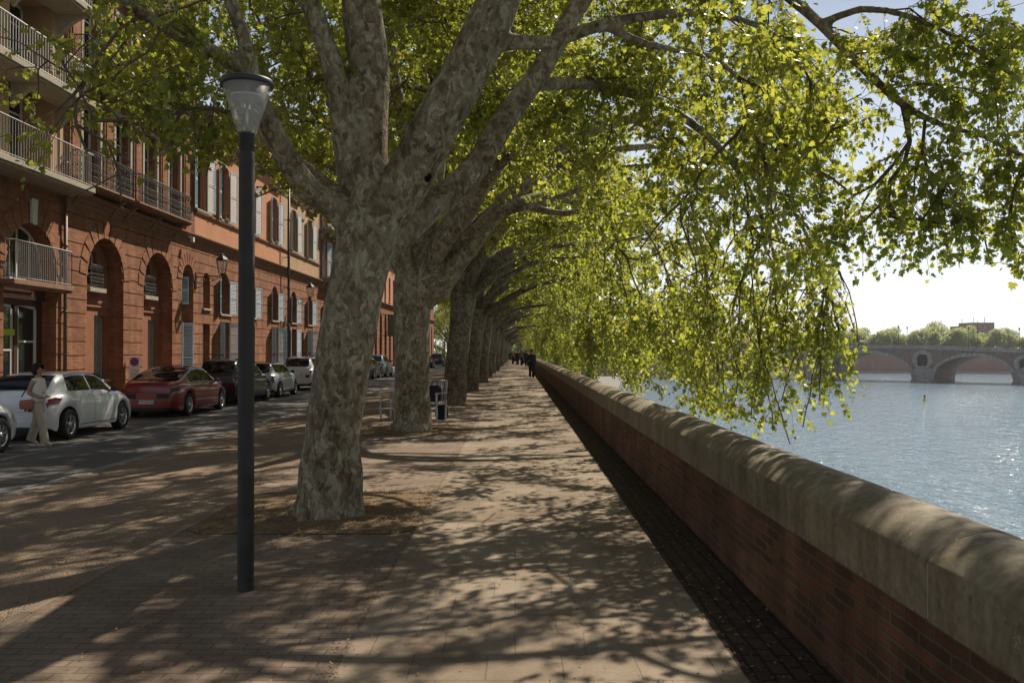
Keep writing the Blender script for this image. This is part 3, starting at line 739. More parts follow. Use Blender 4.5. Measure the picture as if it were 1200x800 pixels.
    # lower hanging sprays, seen against the sky and the river
    for px, py, Y in [(905, 330, 12.4), (890, 400, 12.6), (915, 470, 12.4), (940, 500, 12.2), (955, 440, 12.2), (970, 380, 12.2), (1000, 385, 12), (990, 340, 12), (870, 450, 13), (850, 470, 13.2), (820, 440, 13.4),
                      (860, 360, 13), (930, 380, 12.4), (945, 335, 12.2), (900, 440, 12.6), (880, 490, 12.8), (960, 470, 12.1), (925, 520, 12.2), (905, 500, 12.4), (975, 420, 12.0), (1005, 405, 11.9), (880, 300, 12.6), (840, 300, 13), (930, 290, 12.3), (800, 380, 13.6), (780, 320, 13.6),
                      (865, 415, 13.1), (845, 395, 13.2), (910, 380, 12.6), (895, 350, 12.7), (935, 430, 12.3), (950, 400, 12.3), (925, 350, 12.4), (870, 330, 12.9), (830, 340, 13.2), (815, 410, 13.4), (955, 355, 12.2), (915, 410, 12.5), (860, 475, 13.0), (900, 300, 12.5), (850, 250, 12.6), (915, 260, 12.3), (800, 250, 13), (770, 270, 13.2), (890, 215, 12.3), (830, 215, 12.6)]:
        T(px, py, Y, .6)
    for px, py, Y in [(1045, 255, 9.1), (1010, 240, 9.2), (985, 255, 9.3), (1070, 235, 9), (1100, 220, 8.8), (1130, 240, 8.6), (1150, 275, 8.5), (1160, 310, 8.4), (1180, 260, 8.4), (1195, 290, 8.3), (1110, 265, 8.8), (1140, 205, 8.6),
                      (1080, 180, 8.9), (1030, 190, 9.1), (960, 200, 9.4), (935, 240, 9.6), (950, 160, 9.3), (1000, 140, 9.2), (1050, 60, 9), (1100, 100, 8.8), (1150, 110, 8.4), (1180, 60, 8), (1130, 30, 8.2), (1080, 20, 8.6), (1000, 40, 9.1), (950, 110, 9.3), (1170, 150, 8.5), (1190, 200, 8.4), (925, 60, 9.2), (900, 120, 9.5), (920, 170, 9.6), (1060, 90, 8.9), (1010, 110, 9.0), (1110, 170, 8.7)]:
        T(px, py, Y, .5)
    rq = np.random.RandomState(5)
    for _ in range(60):      # fuller crown between the limb over the path and the hanging sprays
        T(rq.uniform(690, 960), rq.uniform(40, 330), rq.uniform(9.8, 13.5), .5)
    # sprays on the street side, in front of the balconies
    for px, py, Y in [(205, 20, 8.1), (170, 60, 8.0), (130, 90, 7.9), (90, 110, 7.8), (60, 130, 7.8), (100, 180, 7.8), (150, 190, 7.9), (140, 235, 7.9), (55, 155, 7.8), (80, 230, 7.7), (190, 140, 8), (200, 180, 8.1), (230, 130, 8.3), (60, 50, 7.7), (110, 40, 7.8), (230, 170, 8.3), (250, 110, 8.5), (110, 140, 7.9), (170, 110, 8), (75, 90, 7.7), (140, 140, 7.9), (240, 205, 8.4), (215, 85, 8.2), (330, 100, 9.3), (350, 60, 9.5), (350, 140, 9.6), (320, 20, 9.0), (340, 200, 9.4), (300, 230, 9.0), (325, 60, 9.1)]:
        T(px, py, Y, .45)
    def cull(p):      # nothing sprouts low over the footpath
        x, y, z = p[0] + bx, p[1] + by, p[2]
        return z < 3.2 and x < 2.4 and x > -4.0
    def rej(p):
        x = p[:, 0] + bx; y = p[:, 1] + by; z = p[:, 2]
        return ((z < 3.4) & (x < 2.2) & (x > -3.9)) | ((y < 11.2) & (z < 2.45)) | ((x > .395 * y) & (z < EYE + .072 * y)) | ((x > -2.2) & (x < 1) & (z < 4.6) & (y < 10.3)) | (z < .55) | (y < 3.2)
    def wd(p):
        x = p[:, 0] + bx; y = p[:, 1] + by; z = p[:, 2]
        w = np.where((x < -3.3) & (z < 8.0), .20, 1.0); w = np.where(z > 6.2, w * np.where(x > 1.5, 1.8, 1.3), w)
        w = np.where((x > 3.0) & (y < 10.8), w * 1.1, w)
        return np.where((y > 11.6) & (x > 2.2) & (z < 4.4), .30, w)
    tr, cr = build_tree('plane_one', sk, None, 13500, 16, .080, rs, True, LEAF12, 'bark', True, rej, balls=130, cull=cull, wdens=wd)
    kn = []
    co = np.array([v.co[:] for v in tr.vertices])
    for px, py, rad, Y in ((502, 209, .050, 9.16), (536, 250, .040, 9.85)):
        c = np.array(A(px, py, Y)); dd = np.linalg.norm((co - c)[:, [0, 2]], axis=1); cand = np.where(dd < .04)[0]
        if not len(cand): continue
        i = cand[np.argmin(co[cand, 1])]; nn = nrm(np.array(tr.vertices[i].normal[:]) + np.array([.25, -.6, -.1])); kn.append((co[i], nn, rad))
    te = place_tree(tr, cr, (bx, by, 0), 'nearest and largest plane tree, leaning trunk with a knot hole, right behind the lamp post')
    for p, nn, rad in kn:      # pruning scar: bark collar round a flat disc coloured with the hole's shade
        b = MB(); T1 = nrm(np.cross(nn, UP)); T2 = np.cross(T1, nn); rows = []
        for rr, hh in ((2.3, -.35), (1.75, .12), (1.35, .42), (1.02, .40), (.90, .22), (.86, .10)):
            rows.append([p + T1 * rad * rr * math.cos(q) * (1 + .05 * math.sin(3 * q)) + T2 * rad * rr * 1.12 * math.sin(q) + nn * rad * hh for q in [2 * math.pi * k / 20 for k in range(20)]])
        b.grid(rows, closed=True); b.face([tuple(v) for v in rows[-1]], 1); b.build('knot_hole', [M['bark'], M['hole_shade']], te)

def arc_limb(sk, az, start, L, el0, el1, r0, r1, rs, wob=.12, n=7):
    p = np.array(start, float); pts = [p.copy()]; rad = [r0]
    for k in range(1, n + 1):
        f = k / n; el = el0 + (el1 - el0) * f + rs.normal(0, wob * .5); a = az + rs.normal(0, wob)
        p = p + np.array([math.cos(a) * math.cos(el), math.sin(a) * math.cos(el), math.sin(el)]) * L / n; pts.append(p.copy()); rad.append(r0 + (r1 - r0) * f ** .8)
    sk.chain(pts, rad)

def generic(seed, fork=3.5, rad=.40, lean=.3, hero=False, trunk_pts=None, trunk_r=None, n_t=380, ntw=7400, lp=13, leaf=.118, shape=LEAF6, bark='bark_dark', extra=None, riverlimbs=4):
    rs = np.random.RandomState(seed); sk = Skel(seed)
    if trunk_pts is None:
        trunk_pts = [(0, 0, 0), (lean * .25, rs.uniform(-.08, .08), fork * .33), (lean * .6, rs.uniform(-.1, .1), fork * .66), (lean, rs.uniform(-.1, .1), fork)]
        trunk_r = [rad, rad * .9, rad * .88, rad * 1.12]
    trunk_guide(sk, trunk_pts, trunk_r, 1.14)
    if hero: roots(sk, rad, 6, rs)
    top = np.array(trunk_pts[-1])
    if extra: extra(sk, top)
    # river limbs: rise over the path, arch and come down outside the wall
    for k in range(riverlimbs):
        az = R(-42 + 84 * k / (riverlimbs - 1) + rs.uniform(-8, 8)); L = rs.uniform(7.4, 9.8)
        arc_limb(sk, az, top - np.array([0, 0, rs.uniform(0, .5)]), L, R(rs.uniform(42, 70)), R(rs.uniform(-40, 25)), rad * rs.uniform(.36, .62), .03, rs, .2)
    az = R(rs.uniform(-25, 25)); arc_limb(sk, az, top - np.array([0, 0, rs.uniform(0.1, .6)]), rs.uniform(5.5, 7.5), R(rs.uniform(34, 46)), R(rs.uniform(-35, 5)), rad * .34, .025, rs, .24)
    for k in range(3):
        az = R(180 - 55 + 55 * k + rs.uniform(-10, 10)); arc_limb(sk, az, top - np.array([0, 0, rs.uniform(0, .4)]), rs.uniform(6.5, 7.6), R(rs.uniform(55, 70)), R(rs.uniform(5, 35)), rad * .42, .025, rs)
    for k in range(3):
        az = rs.uniform(0, 6.28); arc_limb(sk, az, top, rs.uniform(10.5, 13), R(rs.uniform(76, 86)), R(66), rad * .55, .03, rs)
    for t in envelope(rs, n_t, 8.0, 6.2, 6.6, 18.0, fork + .1, (.35, 1.8), .75):
        sk.grow(t, .25 if t[0] < 3 else .55)
    cull = lambda p: (p[2] < 3.3 and p[0] < 4.3) or (p[2] < 6.0 and p[0] < -1.0)
    rej = lambda p: ((p[:, 2] < 3.5) & (p[:, 0] < 4.4)) | (p[:, 2] < .12)
    return build_tree('plane_%d' % seed, sk, None, ntw, lp, leaf, rs, hero, shape, bark, True, rej, cull=cull)

tree_one()

def t2_extra(sk, top):
    bx, by = TREE_X[1], TREE_Y[1]
    def A(px, py, Y=19.5):
        p = at(px, py, Y); return (p[0] - bx, p[1] - by, p[2])
    sk.chain([A(505, 345), A(530, 312, 19.4), A(560, 275, 19.3), A(592, 236, 19.3), A(640, 190, 19.4), A(700, 150, 19.6), A(770, 140, 19.8), A(840, 180, 20), A(880, 260, 20.2)], [.33, .26, .22, .19, .16, .13, .10, .07, .03])
    sk.chain([A(500, 320), A(520, 280, 19.3), A(545, 235, 19.2), A(560, 180, 19.1), A(575, 110, 19), A(600, 30, 19)], [.3, .24, .2, .17, .14, .10])
    sk.chain([A(478, 325), A(466, 290, 19.5), A(455, 250, 19.5), A(440, 200, 19.4), A(425, 130, 19.2)], [.26, .2, .17, .13, .09])
    sk.chain([A(490, 315), A(494, 270, 19.6), A(500, 210, 19.7), A(508, 130, 19.7), A(515, 40, 19.8)], [.3, .2, .18, .15, .12])
    sk.chain([A(600, 236, 19.3), A(660, 250, 19), A(715, 240, 18.8), (at(760, 275, 18.6)[0] - bx, 18.6 - by, at(760, 275, 18.6)[2]), A(790, 340, 18.5)], [.09, .07, .05, .035, .015])
bx, by = TREE_X[1], TREE_Y[1]
P2 = lambda px, py: (at(px, py, 19.5)[0] - bx, 0, at(px, py, 19.5)[2])
tr, cr = generic(52, 3.35, .44, 0, True, [(0, 0, 0), P2(483, 450), P2(482, 400), P2(483, 360), P2(487, 330)], [.41, .385, .375, .40, .46], 400, 9800, 14, .094, LEAF8, 'bark', t2_extra, 3)
place_tree(tr, cr, (bx, by, 0), 'second plane tree from the front, thick lumpy trunk beside the metal bench')

tr, cr = generic(63, 3.6, .40, .35, True, None, None, 380, 9000, 13, .108, LEAF6, 'bark_dark')
place_tree(tr, cr, (TREE_X[2], TREE_Y[2], 0), 'third plane tree from the front, just beyond the metal bench')

VAR = [generic(71, 3.5, .40, .3), generic(82, 3.7, .38, .35), generic(93, 3.4, .42, .25), generic(104, 3.6, .41, .4)]
names = ['fourth', 'fifth', 'sixth', 'seventh', 'eighth', 'ninth', 'tenth']
for i in range(3, len(TREE_Y)):
    tr, cr = VAR[(0, 1, 2, 3, 1, 0, 3, 2)[i % 8]]
    lab = '%s plane tree from the front in the promenade row' % names[i - 3] if i - 3 < len(names) else 'distant plane tree trunk merging into the far end of the promenade row'
    s_ = 1 + .06 * math.sin(i * 2.3)
    place_tree(tr, cr, (TREE_X[i], TREE_Y[i], 0), lab, R(9 * math.sin(i * 1.7)), (s_, s_ * (-1 if i % 2 else 1), s_ * (1 + .04 * math.cos(i))))
# trees closing the street in the distance
for x, y, s_ in [(-12, 168, .9), (-9, 185, 1.0), (-14.5, 190, 1.1), (-6, 215, 1.1), (-11, 225, 1.2), (-16, 240, 1.3), (1, 275, 1.1), (8, 290, 1.2), (-8, 280, 1.2)]:
    tr, cr = VAR[int(abs(x * 3)) % 3]
    e = place_tree(tr, cr, (x, y, -.1), 'leafy tree standing at the far end of the street beyond the last house', rs_ if False else R(x * 40), (s_ * .8, s_ * .8, s_), 'trees beyond the far end of the street', 'street_tree')
# ================================================================== HOUSES ALONG THE STREET
XF = -13.8
def openings_wall(b, x, y0, y1, z0, z1, ops, m=0, back=None, rm=None):
    """wall sheet facing the river (+x) at x with openings (yc, w, zb, zt, rise); reveals go back by `back`"""
    cuts = {y0, y1}
    for yc, w, zb, zt, rise in ops:
        if zb >= z1 or zt <= z0: continue
        n = 14 if rise > .3 else (6 if rise > 0 else 1)
        for i in range(n + 1):
            yy = yc - w / 2 + w * i / n
            if y0 < yy < y1: cuts.add(round(yy, 5))
    cuts = sorted(cuts)
    def topz(o, y):
        yc, w, zb, zt, rise = o
        if rise <= 0: return zt
        t = min(1, abs(y - yc) / (w / 2)); return zt - rise + rise * math.sqrt(max(0, 1 - t * t))
    for ya, yb in zip(cuts, cuts[1:]):
        mid = (ya + yb) / 2
        here = sorted([o for o in ops if abs(mid - o[0]) < o[1] / 2], key=lambda o: o[2])
        lo = (z0, z0)
        for o in here:
            za, zc = topz(o, ya), topz(o, yb)
            if max(za, zc) <= z0: continue
            if o[2] >= z1: break
            if o[2] > lo[0] + 1e-4: b.face([(x, ya, lo[0]), (x, yb, lo[1]), (x, yb, min(o[2], z1)), (x, ya, min(o[2], z1))], m)
            lo = (max(min(za, z1), z0), max(min(zc, z1), z0))
        if lo[0] < z1 - 1e-4 or lo[1] < z1 - 1e-4: b.face([(x, ya, lo[0]), (x, yb, lo[1]), (x, yb, z1), (x, ya, z1)], m)
    if back:
        rm = m if rm is None else rm
        for o in ops:
            yc, w, zb, zt, rise = o
            if zb >= z1 or zt <= z0: continue
            a, c = yc - w / 2, yc + w / 2; zl, zs = max(zb, z0), min(zt - rise, z1)
            if zs > zl:
                b.face([(x, a, zl), (x - back, a, zl), (x - back, a, zs), (x, a, zs)], rm); b.face([(x, c, zl), (x, c, zs), (x - back, c, zs), (x - back, c, zl)], rm)
            if zb > z0 + .01 and zb >= z0: b.face([(x, a, zb), (x, c, zb), (x - back, c, zb), (x - back, a, zb)], rm)
            n = 14 if rise > .3 else (6 if rise > 0 else 1)
            for i in range(n):
                ya, yb = a + w * i / n, a + w * (i + 1) / n; za, zc = topz(o, ya), topz(o, yb)
                if max(za, zc) <= z1 + 1e-4 and min(za, zc) >= z0 - 1e-4: b.face([(x, ya, za), (x - back, ya, za), (x - back, yb, zc), (x, yb, zc)], rm)

def rustic(b, x, y0, y1, z0, z1, ops, proud=.035, course=.44, gap=.035, m=0):
    """stone-like brick courses standing proud with open joints between them"""
    z = z0
    while z < z1 - .1:
        zt = min(z + course - gap, z1)
        # faces of the course
        openings_wall(b, x + proud, y0, y1, z, zt, ops, m)
        def span(zz):       # solid stretches at height zz
            cuts = [y0]
            for yc, w, zb, zp, rise in sorted(ops):
                if zb <= zz < zp:
                    h = w / 2
                    if rise > 0 and zz > zp - rise: h = w / 2 * math.sqrt(max(0, 1 - ((zz - (zp - rise)) / rise) ** 2))
                    cuts += [yc - h, yc + h]
            cuts.append(y1); return [(cuts[i], cuts[i + 1]) for i in range(0, len(cuts), 2)]
        for zz in (z, zt):
            for a, c in span(zz):
                if c > a: b.face([(x, a, zz), (x + proud, a, zz), (x + proud, c, zz), (x, c, zz)], m)
        for a, c in span((z + zt) / 2):
            b.face([(x, a, z), (x + proud, a, z), (x + proud, a, zt), (x, a, zt)], m); b.face([(x, c, z), (x + proud, c, z), (x + proud, c, zt), (x, c, zt)], m)
        z += course

def arch_pts(yc, w, zt, rise, n=14):
    return [(yc - w / 2 + w * i / n, zt - rise + rise * math.sqrt(max(0, 1 - ((2 * i / n - 1) ** 2)))) for i in range(n + 1)] if rise > 0 else [(yc - w / 2, zt), (yc + w / 2, zt)]

def window(parent, x, yc, w, zb, zt, rise=0.0, frame='white', shutters=None, sill=True, mull=1, cross=(.62,), glassx=.03, deep=.0, name='window', shut_ang=14, fw=.07, lattice=False, shw=None):
    """casement set at x (its outer face); child pane, shutters, sill"""
    b = MB(); pr = arch_pts(yc, w, zt, rise); a, c = yc - w / 2, yc + w / 2; zs = zt - rise
    t = .06
    b.box(x - t, x, a, a + fw, zb, zs); b.box(x - t, x, c - fw, c, zb, zs); b.box(x - t, x, a + fw, c - fw, zb, zb + fw)
    for (ya, za), (yb, zc) in zip(pr, pr[1:]):
        b.face([(x, ya, za), (x, yb, zc), (x, yb, zc - fw), (x, ya, max(za - fw, zs))]); b.face([(x, ya, max(za - fw, zs)), (x, yb, zc - fw), (x - t, yb, zc - fw), (x - t, ya, max(za - fw, zs))])
    for k in range(mull):
        yy = a + w * (k + 1) / (mull + 1); b.box(x - t - .002, x - .004, yy - fw * .45, yy + fw * .45, zb + fw, zt - fw * .8)
    for q in cross:
        zz = zb + (zs - zb) * q; b.box(x - t - .002, x - .007, a + fw, c - fw, zz - .025, zz + .025)
    if lattice:      # crossed iron guard over the panes
        hh = zs - zb; nn = 5
        for k in range(nn):
            z0_, z1_ = zb + fw + (hh - 2 * fw) * k / nn, zb + fw + (hh - 2 * fw) * (k + 1) / nn
            b.tube([(x + .012, a + fw, z0_), (x + .012, c - fw, z1_)], .011, 4); b.tube([(x + .012, c - fw, z0_), (x + .012, a + fw, z1_)], .011, 4)
    o = b.build(name, M[frame], parent)
    p = MB(); poly = [(x - glassx, a + .01, zb + .01), (x - glassx, c - .01, zb + .01)] + [(x - glassx, y, z - .005) for y, z in reversed(pr)]
    p.face(poly); p.build('pane', M['glass'] if not lattice else M['shutter_grey'], o)
    if sill:
        s_ = MB(); s_.box(x - .05, x + deep + .10, a - .09, c + .09, zb - .09, zb - .004); s_.build('sill', M['stone'], o, bevel=.012)
    if shutters:
        sw = shw or w / 2
        for sgn in (-1, 1):
            hinge = (x + deep + .03, c if sgn > 0 else a); ang = R(shut_ang) ; H = (zs if rise < .3 else zt - rise * .55) - zb
            s_ = MB(); s_.M = Matrix.Translation((hinge[0], hinge[1], zb)) @ Matrix.Rotation(-ang * sgn, 4, 'Z')
            Y = lambda v: v * sgn
            def bx(x0, x1, y0, y1, z0, z1): s_.box(x0, x1, min(Y(y0), Y(y1)), max(Y(y0), Y(y1)), z0, z1)
            bx(0, .035, 0, .05, 0, H); bx(0, .035, sw - .05, sw, 0, H)
            for zz in (0, H * .5 - .04, H - .08): bx(0.001, .034, .05, sw - .05, zz, zz + .08)
            n = int(H / .075)
            for i in range(n):
                z = .08 + (H - .16) * (i + .5) / n
                if abs(z - H * .5) < .05: continue
                s_.face([(.006, Y(.05), z + .022), (.006, Y(sw - .05), z + .022), (.030, Y(sw - .05), z - .022), (.030, Y(.05), z - .022)])
            s_.build('shutter', M[shutters], o)
    return o

def railing(b, y0, y1, x, z0, z1, ends=None, sp=.11, r=.009, ornate=False, xb=None):
    """iron or painted bar railing along y at x; returns along x at both ends back to xb"""
    runs = [((x, y0), (x, y1))]
    if xb is not None: runs += [((xb, y0), (x, y0)), ((xb, y1), (x, y1))]
    for (xa, ya), (xc, yc) in runs:
        L = math.hypot(xc - xa, yc - ya); n = max(1, int(L / sp))
        b.tube([(xa, ya, z1), (xc, yc, z1)], .022, 5); b.tube([(xa, ya, z0 + .06), (xc, yc, z0 + .06)], .012, 4)
        for i in range(n + 1):
            px, py = xa + (xc - xa) * i / n, ya + (yc - ya) * i / n
            b.tube([(px, py, z0), (px, py, z1)], r, 4, cap=False)
            if ornate and i < n:
                mx, my = xa + (xc - xa) * (i + .5) / n, ya + (yc - ya) * (i + .5) / n; ux, uy = (xc - xa) / L, (yc - ya) / L
                for zc, rr in ((z1 - .10, .045), (z0 + .55 * (z1 - z0), .05), (z0 + .38 * (z1 - z0), .04), (z0 + .16, .05)):
                    ring = [(mx + ux * rr * math.cos(t), my + uy * rr * math.cos(t), zc + rr * math.sin(t) * 1.3) for t in [math.pi * 2 * k / 7 for k in range(8)]]
                    b.tube(ring, .010, 3, cap=False)

def balcony(parent, y0, y1, z, proj, style='iron', h=1.0, slab_mat='stone', rail_mat='iron', sp=.11, ornate=True, brackets=3, slab=.14, x=XF):
    b = MB(); b.box(x, x + proj, y0, y1, z - slab, z); b.box(x, x + proj - .05, y0 + .05, y1 - .05, z - slab - .07, z - slab - .002)
    o = b.build('balcony', M[slab_mat], parent, bevel=.015)
    b = MB(); railing(b, y0 + .06, y1 - .06, x + proj - .06, z, z + h, sp=sp, r=.010, ornate=ornate, xb=x + .02); b.build('railing', M[rail_mat], o)
    if brackets:
        for k in range(brackets):
            yy = y0 + .3 + (y1 - y0 - .6) * k / max(1, brackets - 1); b = MB()
            rows = []
            for i in range(9):
                t = i / 8; xx = x + (proj - .12) * t; zz = z - slab - .07 - .62 * (1 - t) ** 1.7
                rows.append([(xx, yy - .09, z - slab - .072), (xx, yy - .09, zz - .03), (xx, yy + .09, zz - .03), (xx, yy + .09, z - slab - .072)])
            b.grid(rows, sm=False, closed=True); b.build('bracket', M['stone' if slab_mat == 'stone' else slab_mat], o)
    return o

def cornice(b, y0, y1, z, prof, x=XF):
    rows = [[(x + d, y, z + h) for d, h in prof] for y in (y0, y1)]
    b.grid(rows, sm=False)
    for y in (y0, y1): b.face([(x - .02, y, z + prof[0][1])] + [(x + d, y, z + h) for d, h in prof] + [(x - .02, y, z + prof[-1][1])])
CORN = [(0, -.34), (.06, -.34), (.06, -.22), (.12, -.18), (.16, -.10), (.26, -.06), (.30, 0), (.30, .05), (0, .10)]
STR = [(0, -.10), (.07, -.10), (.10, -.03), (.10, .03), (0, .06)]
EAVE = [(0, -.45), (.10, -.45), (.12, -.30), (.30, -.22), (.42, -.10), (.55, -.04), (.60, .06), (.60, .12), (0, .2)]

def carcass(root, y0, y1, H, mat='brick', depth=12.0, roofpitch=2.2, eave=.6):
    """sides, rear wall and tiled roof"""
    b = MB(); xb = XF - depth
    b.face([(XF - .5, y0, -.3), (xb, y0, -.3), (xb, y0, H), (XF, y0, H), (XF, y0, -.3)][:0] or [(XF, y0, -.3), (xb, y0, -.3), (xb, y0, H), (XF, y0, H)])
    b.face([(XF, y1, -.3), (XF, y1, H), (xb, y1, H), (xb, y1, -.3)]); b.face([(xb, y0, -.3), (xb, y1, -.3), (xb, y1, H), (xb, y0, H)])
    b.face([(XF - .9, y0, -.3), (XF - .9, y1, -.3), (XF - .9, y1, H), (XF - .9, y0, H)])        # closes the rooms behind the glass
    b.build('side_wall', M[mat], root)
    b = MB(); xm = XF - depth / 2
    b.face([(XF + eave, y0, H + .10), (XF + eave, y1, H + .10), (xm, y1, H + roofpitch), (xm, y0, H + roofpitch)])
    b.face([(xb - .4, y0, H + .10), (xm, y0, H + roofpitch), (xm, y1, H + roofpitch), (xb - .4, y1, H + .10)])
    for y in (y0, y1): b.face([(XF + eave, y, H + .10), (xm, y, H + roofpitch), (xb - .4, y, H + .10)])
    rf = b.build('roof', M['roof'], root)
    c = MB(); yc = y0 + (y1 - y0) * .35; c.box(xm - .4, xm + .4, yc - .5, yc + .5, H + 1.4, H + 3.4); c.box(xm - .48, xm + .48, yc - .58, yc + .58, H + 3.4, H + 3.55); c.build('chimney', M['brick'], rf)

def house(name, label, y0): 
    return empty(name, (0, 0, 0), 0, label, 'house', 'houses along the street')

# ---------------- house 1: shop and slab balconies, nearest
Y1a, Y1b = 19.0, 27.15
h1 = house('brick_house', 'nearest house, street shop under a big arched window and plain barred balconies', 0)
ops = [(25.3, 2.75, 0.0, 5.35, 1.375), (21.2, 2.75, 0.0, 5.35, 1.375)]
b = MB(); openings_wall(b, XF, Y1a, Y1b, -.3, 6.45, ops, 0, .45); rustic(b, XF, Y1a, Y1b, .25, 6.2, ops, course=.47)
for yc, w, zb, zt, rise in ops:      # radiating voussoirs round the arch and the keystone
    for k in range(13):
        t = math.pi * (k + .5) / 13; r0, r1 = w / 2 + .01, w / 2 + .62; d = math.pi / 13 * .44; cz = zt - rise
        P = [(yc + r * math.cos(a), cz + r * math.sin(a)) for r, a in ((r0, t - d), (r1, t - d * .85), (r1, t + d * .85), (r0, t + d))]
        b.face([(XF + .06, y, z) for y, z in P])
        for (ya, za), (yb, zc) in zip(P, P[1:] + P[:1]): b.face([(XF + .03, ya, za), (XF + .06, ya, za), (XF + .06, yb, zc), (XF + .03, yb, zc)])
b.build('street_wall', M['brick'], h1)
for yc in (25.3, 21.2):
    b = MB(); b.face([(XF + .13, yc - .10, 5.32), (XF + .13, yc + .10, 5.32), (XF + .13, yc + .17, 6.05), (XF + .13, yc - .17, 6.05)]); b.box(XF + .03, XF + .129, yc - .13, yc + .13, 5.36, 6.03)
    b.build('keystone', M['white'], h1)
for yc in (25.3, 21.2):
    w_ = window(h1, XF - .38, yc, 2.7, 3.75, 5.32, 1.35, 'white', None, False, 3, ())
    balcony(h1, yc - 1.55, yc + 1.7, 3.68, .42, h=1.05, slab_mat='cornice', rail_mat='rail', ornate=False, brackets=0, sp=.10)
    b = MB(); openings_wall(b, XF - .40, yc - 1.375, yc + 1.375, -.3, 3.75, [(yc - .62, 1.05, .02, 3.05, 0), (yc + .62, 1.05, .02, 3.05, 0)], 0, .12); b.box(XF - .40, XF - .30, yc - 1.37, yc + 1.37, 3.22, 3.5); b.build('shop_surround', M['door'], h1)
    for dy in (-.62, .62): window(h1, XF - .44, yc + dy, 1.05, .02, 3.05, 0, 'white', None, False, 0, (.66,) if dy > 0 else (.58,), fw=.10, name='shop_window')
b = MB(); openings_wall(b, XF, Y1a, Y1b, 6.45, 17.2, [(yc, 2.2, zb, zb + 2.6, 0) for yc in (25.3, 21.2) for zb in (6.75, 9.35, 12.1)], 0, .9); b.build('upper_wall', M['render_ochre'], h1)
for yc in (25.3, 21.2):
    for zb in (6.75, 9.35, 12.1): window(h1, XF - .85, yc, 2.15, zb + .02, zb + 2.55, 0, 'white', None, False, 1, (.75,), fw=.09)
for z in (6.68, 9.28, 12.05): balcony(h1, Y1a + .1, Y1b - .05, z, 1.0, h=1.0, slab_mat='stone', rail_mat='white' if z > 7 else 'rail', ornate=False, brackets=4 if z > 7 else 0, sp=.13, slab=.16)
b = MB(); cornice(b, Y1a, Y1b, 17.2, EAVE); b.build('eaves_cornice', M['cornice'], h1)
carcass(h1, Y1a, Y1b - .01, 17.2, 'render_ochre')
b = MB(); b.tube([(XF + .13, 27.02, -.05), (XF + .13, 27.02, 6.2)], .055, 8); b.tube([(XF + .13, 27.02, 6.2), (XF + .13, 27.02, 17.0)], .05, 8)
for z in (.9, 2.9, 4.9, 7.4, 9.9, 12.4): b.tube([(XF + .13, 27.02, z), (XF + .13, 27.02, z + .07)], .072, 8); b.box(XF, XF + .13, 26.99, 27.05, z + .01, z + .05)
b.build('drainpipe', M['pipe'], h1)
# shop sign: lime tag in the left pane
b = MB(); b.box(XF - .37, XF - .35, 24.2, 25.15, 2.18, 2.36); sg = b.build('shop_sign', M['lime'], h1)
b = MB()
for i in range(4):
    z = 2.42 + i * .125; b.box(XF - .368, XF - .352, 24.66, 24.82, z, z + .02); b.box(XF - .368, XF - .352, 24.66, 24.68, z, z + .10); b.box(XF - .368, XF - .352, 24.80, 24.82, z, z + .10 if i % 2 else z + .02)
b.build('shop_lettering', M['lime'], sg)

# ---------------- house 2: pilasters, wrought iron balconies, deep arches with small guarded windows
Y2a, Y2b = 27.16, 38.25
h2 = house('brick_house', 'rose brick house with ornate wrought iron balconies above deep blind arches', 0)
A2 = [29.9, 34.3]; ops = [(29.9, 2.67, 0, 5.5, 1.335), (34.3, 2.75, 0, 5.5, 1.375), (37.35, 1.3, 0, 5.35, .65)]
b = MB(); openings_wall(b, XF, Y2a, Y2b, -.3, 6.7, ops, 0, .5); rustic(b, XF, Y2a, Y2b, .3, 6.45, ops)
for yc, w, zb, zt, rise in ops:
    for k in range(11):
        t = math.pi * (k + .5) / 11; r0, r1 = w / 2 + .01, w / 2 + .5; d = math.pi / 11 * .44; cz = zt - rise
        P = [(yc + r * math.cos(a), cz + r * math.sin(a)) for r, a in ((r0, t - d), (r1, t - d * .85), (r1, t + d * .85), (r0, t + d))]
        b.face([(XF + .06, y, z) for y, z in P])
        for (ya, za), (yb, zc) in zip(P, P[1:] + P[:1]): b.face([(XF + .03, ya, za), (XF + .06, ya, za), (XF + .06, yb, zc), (XF + .03, yb, zc)])
b.build('street_wall', M['brick'], h2)
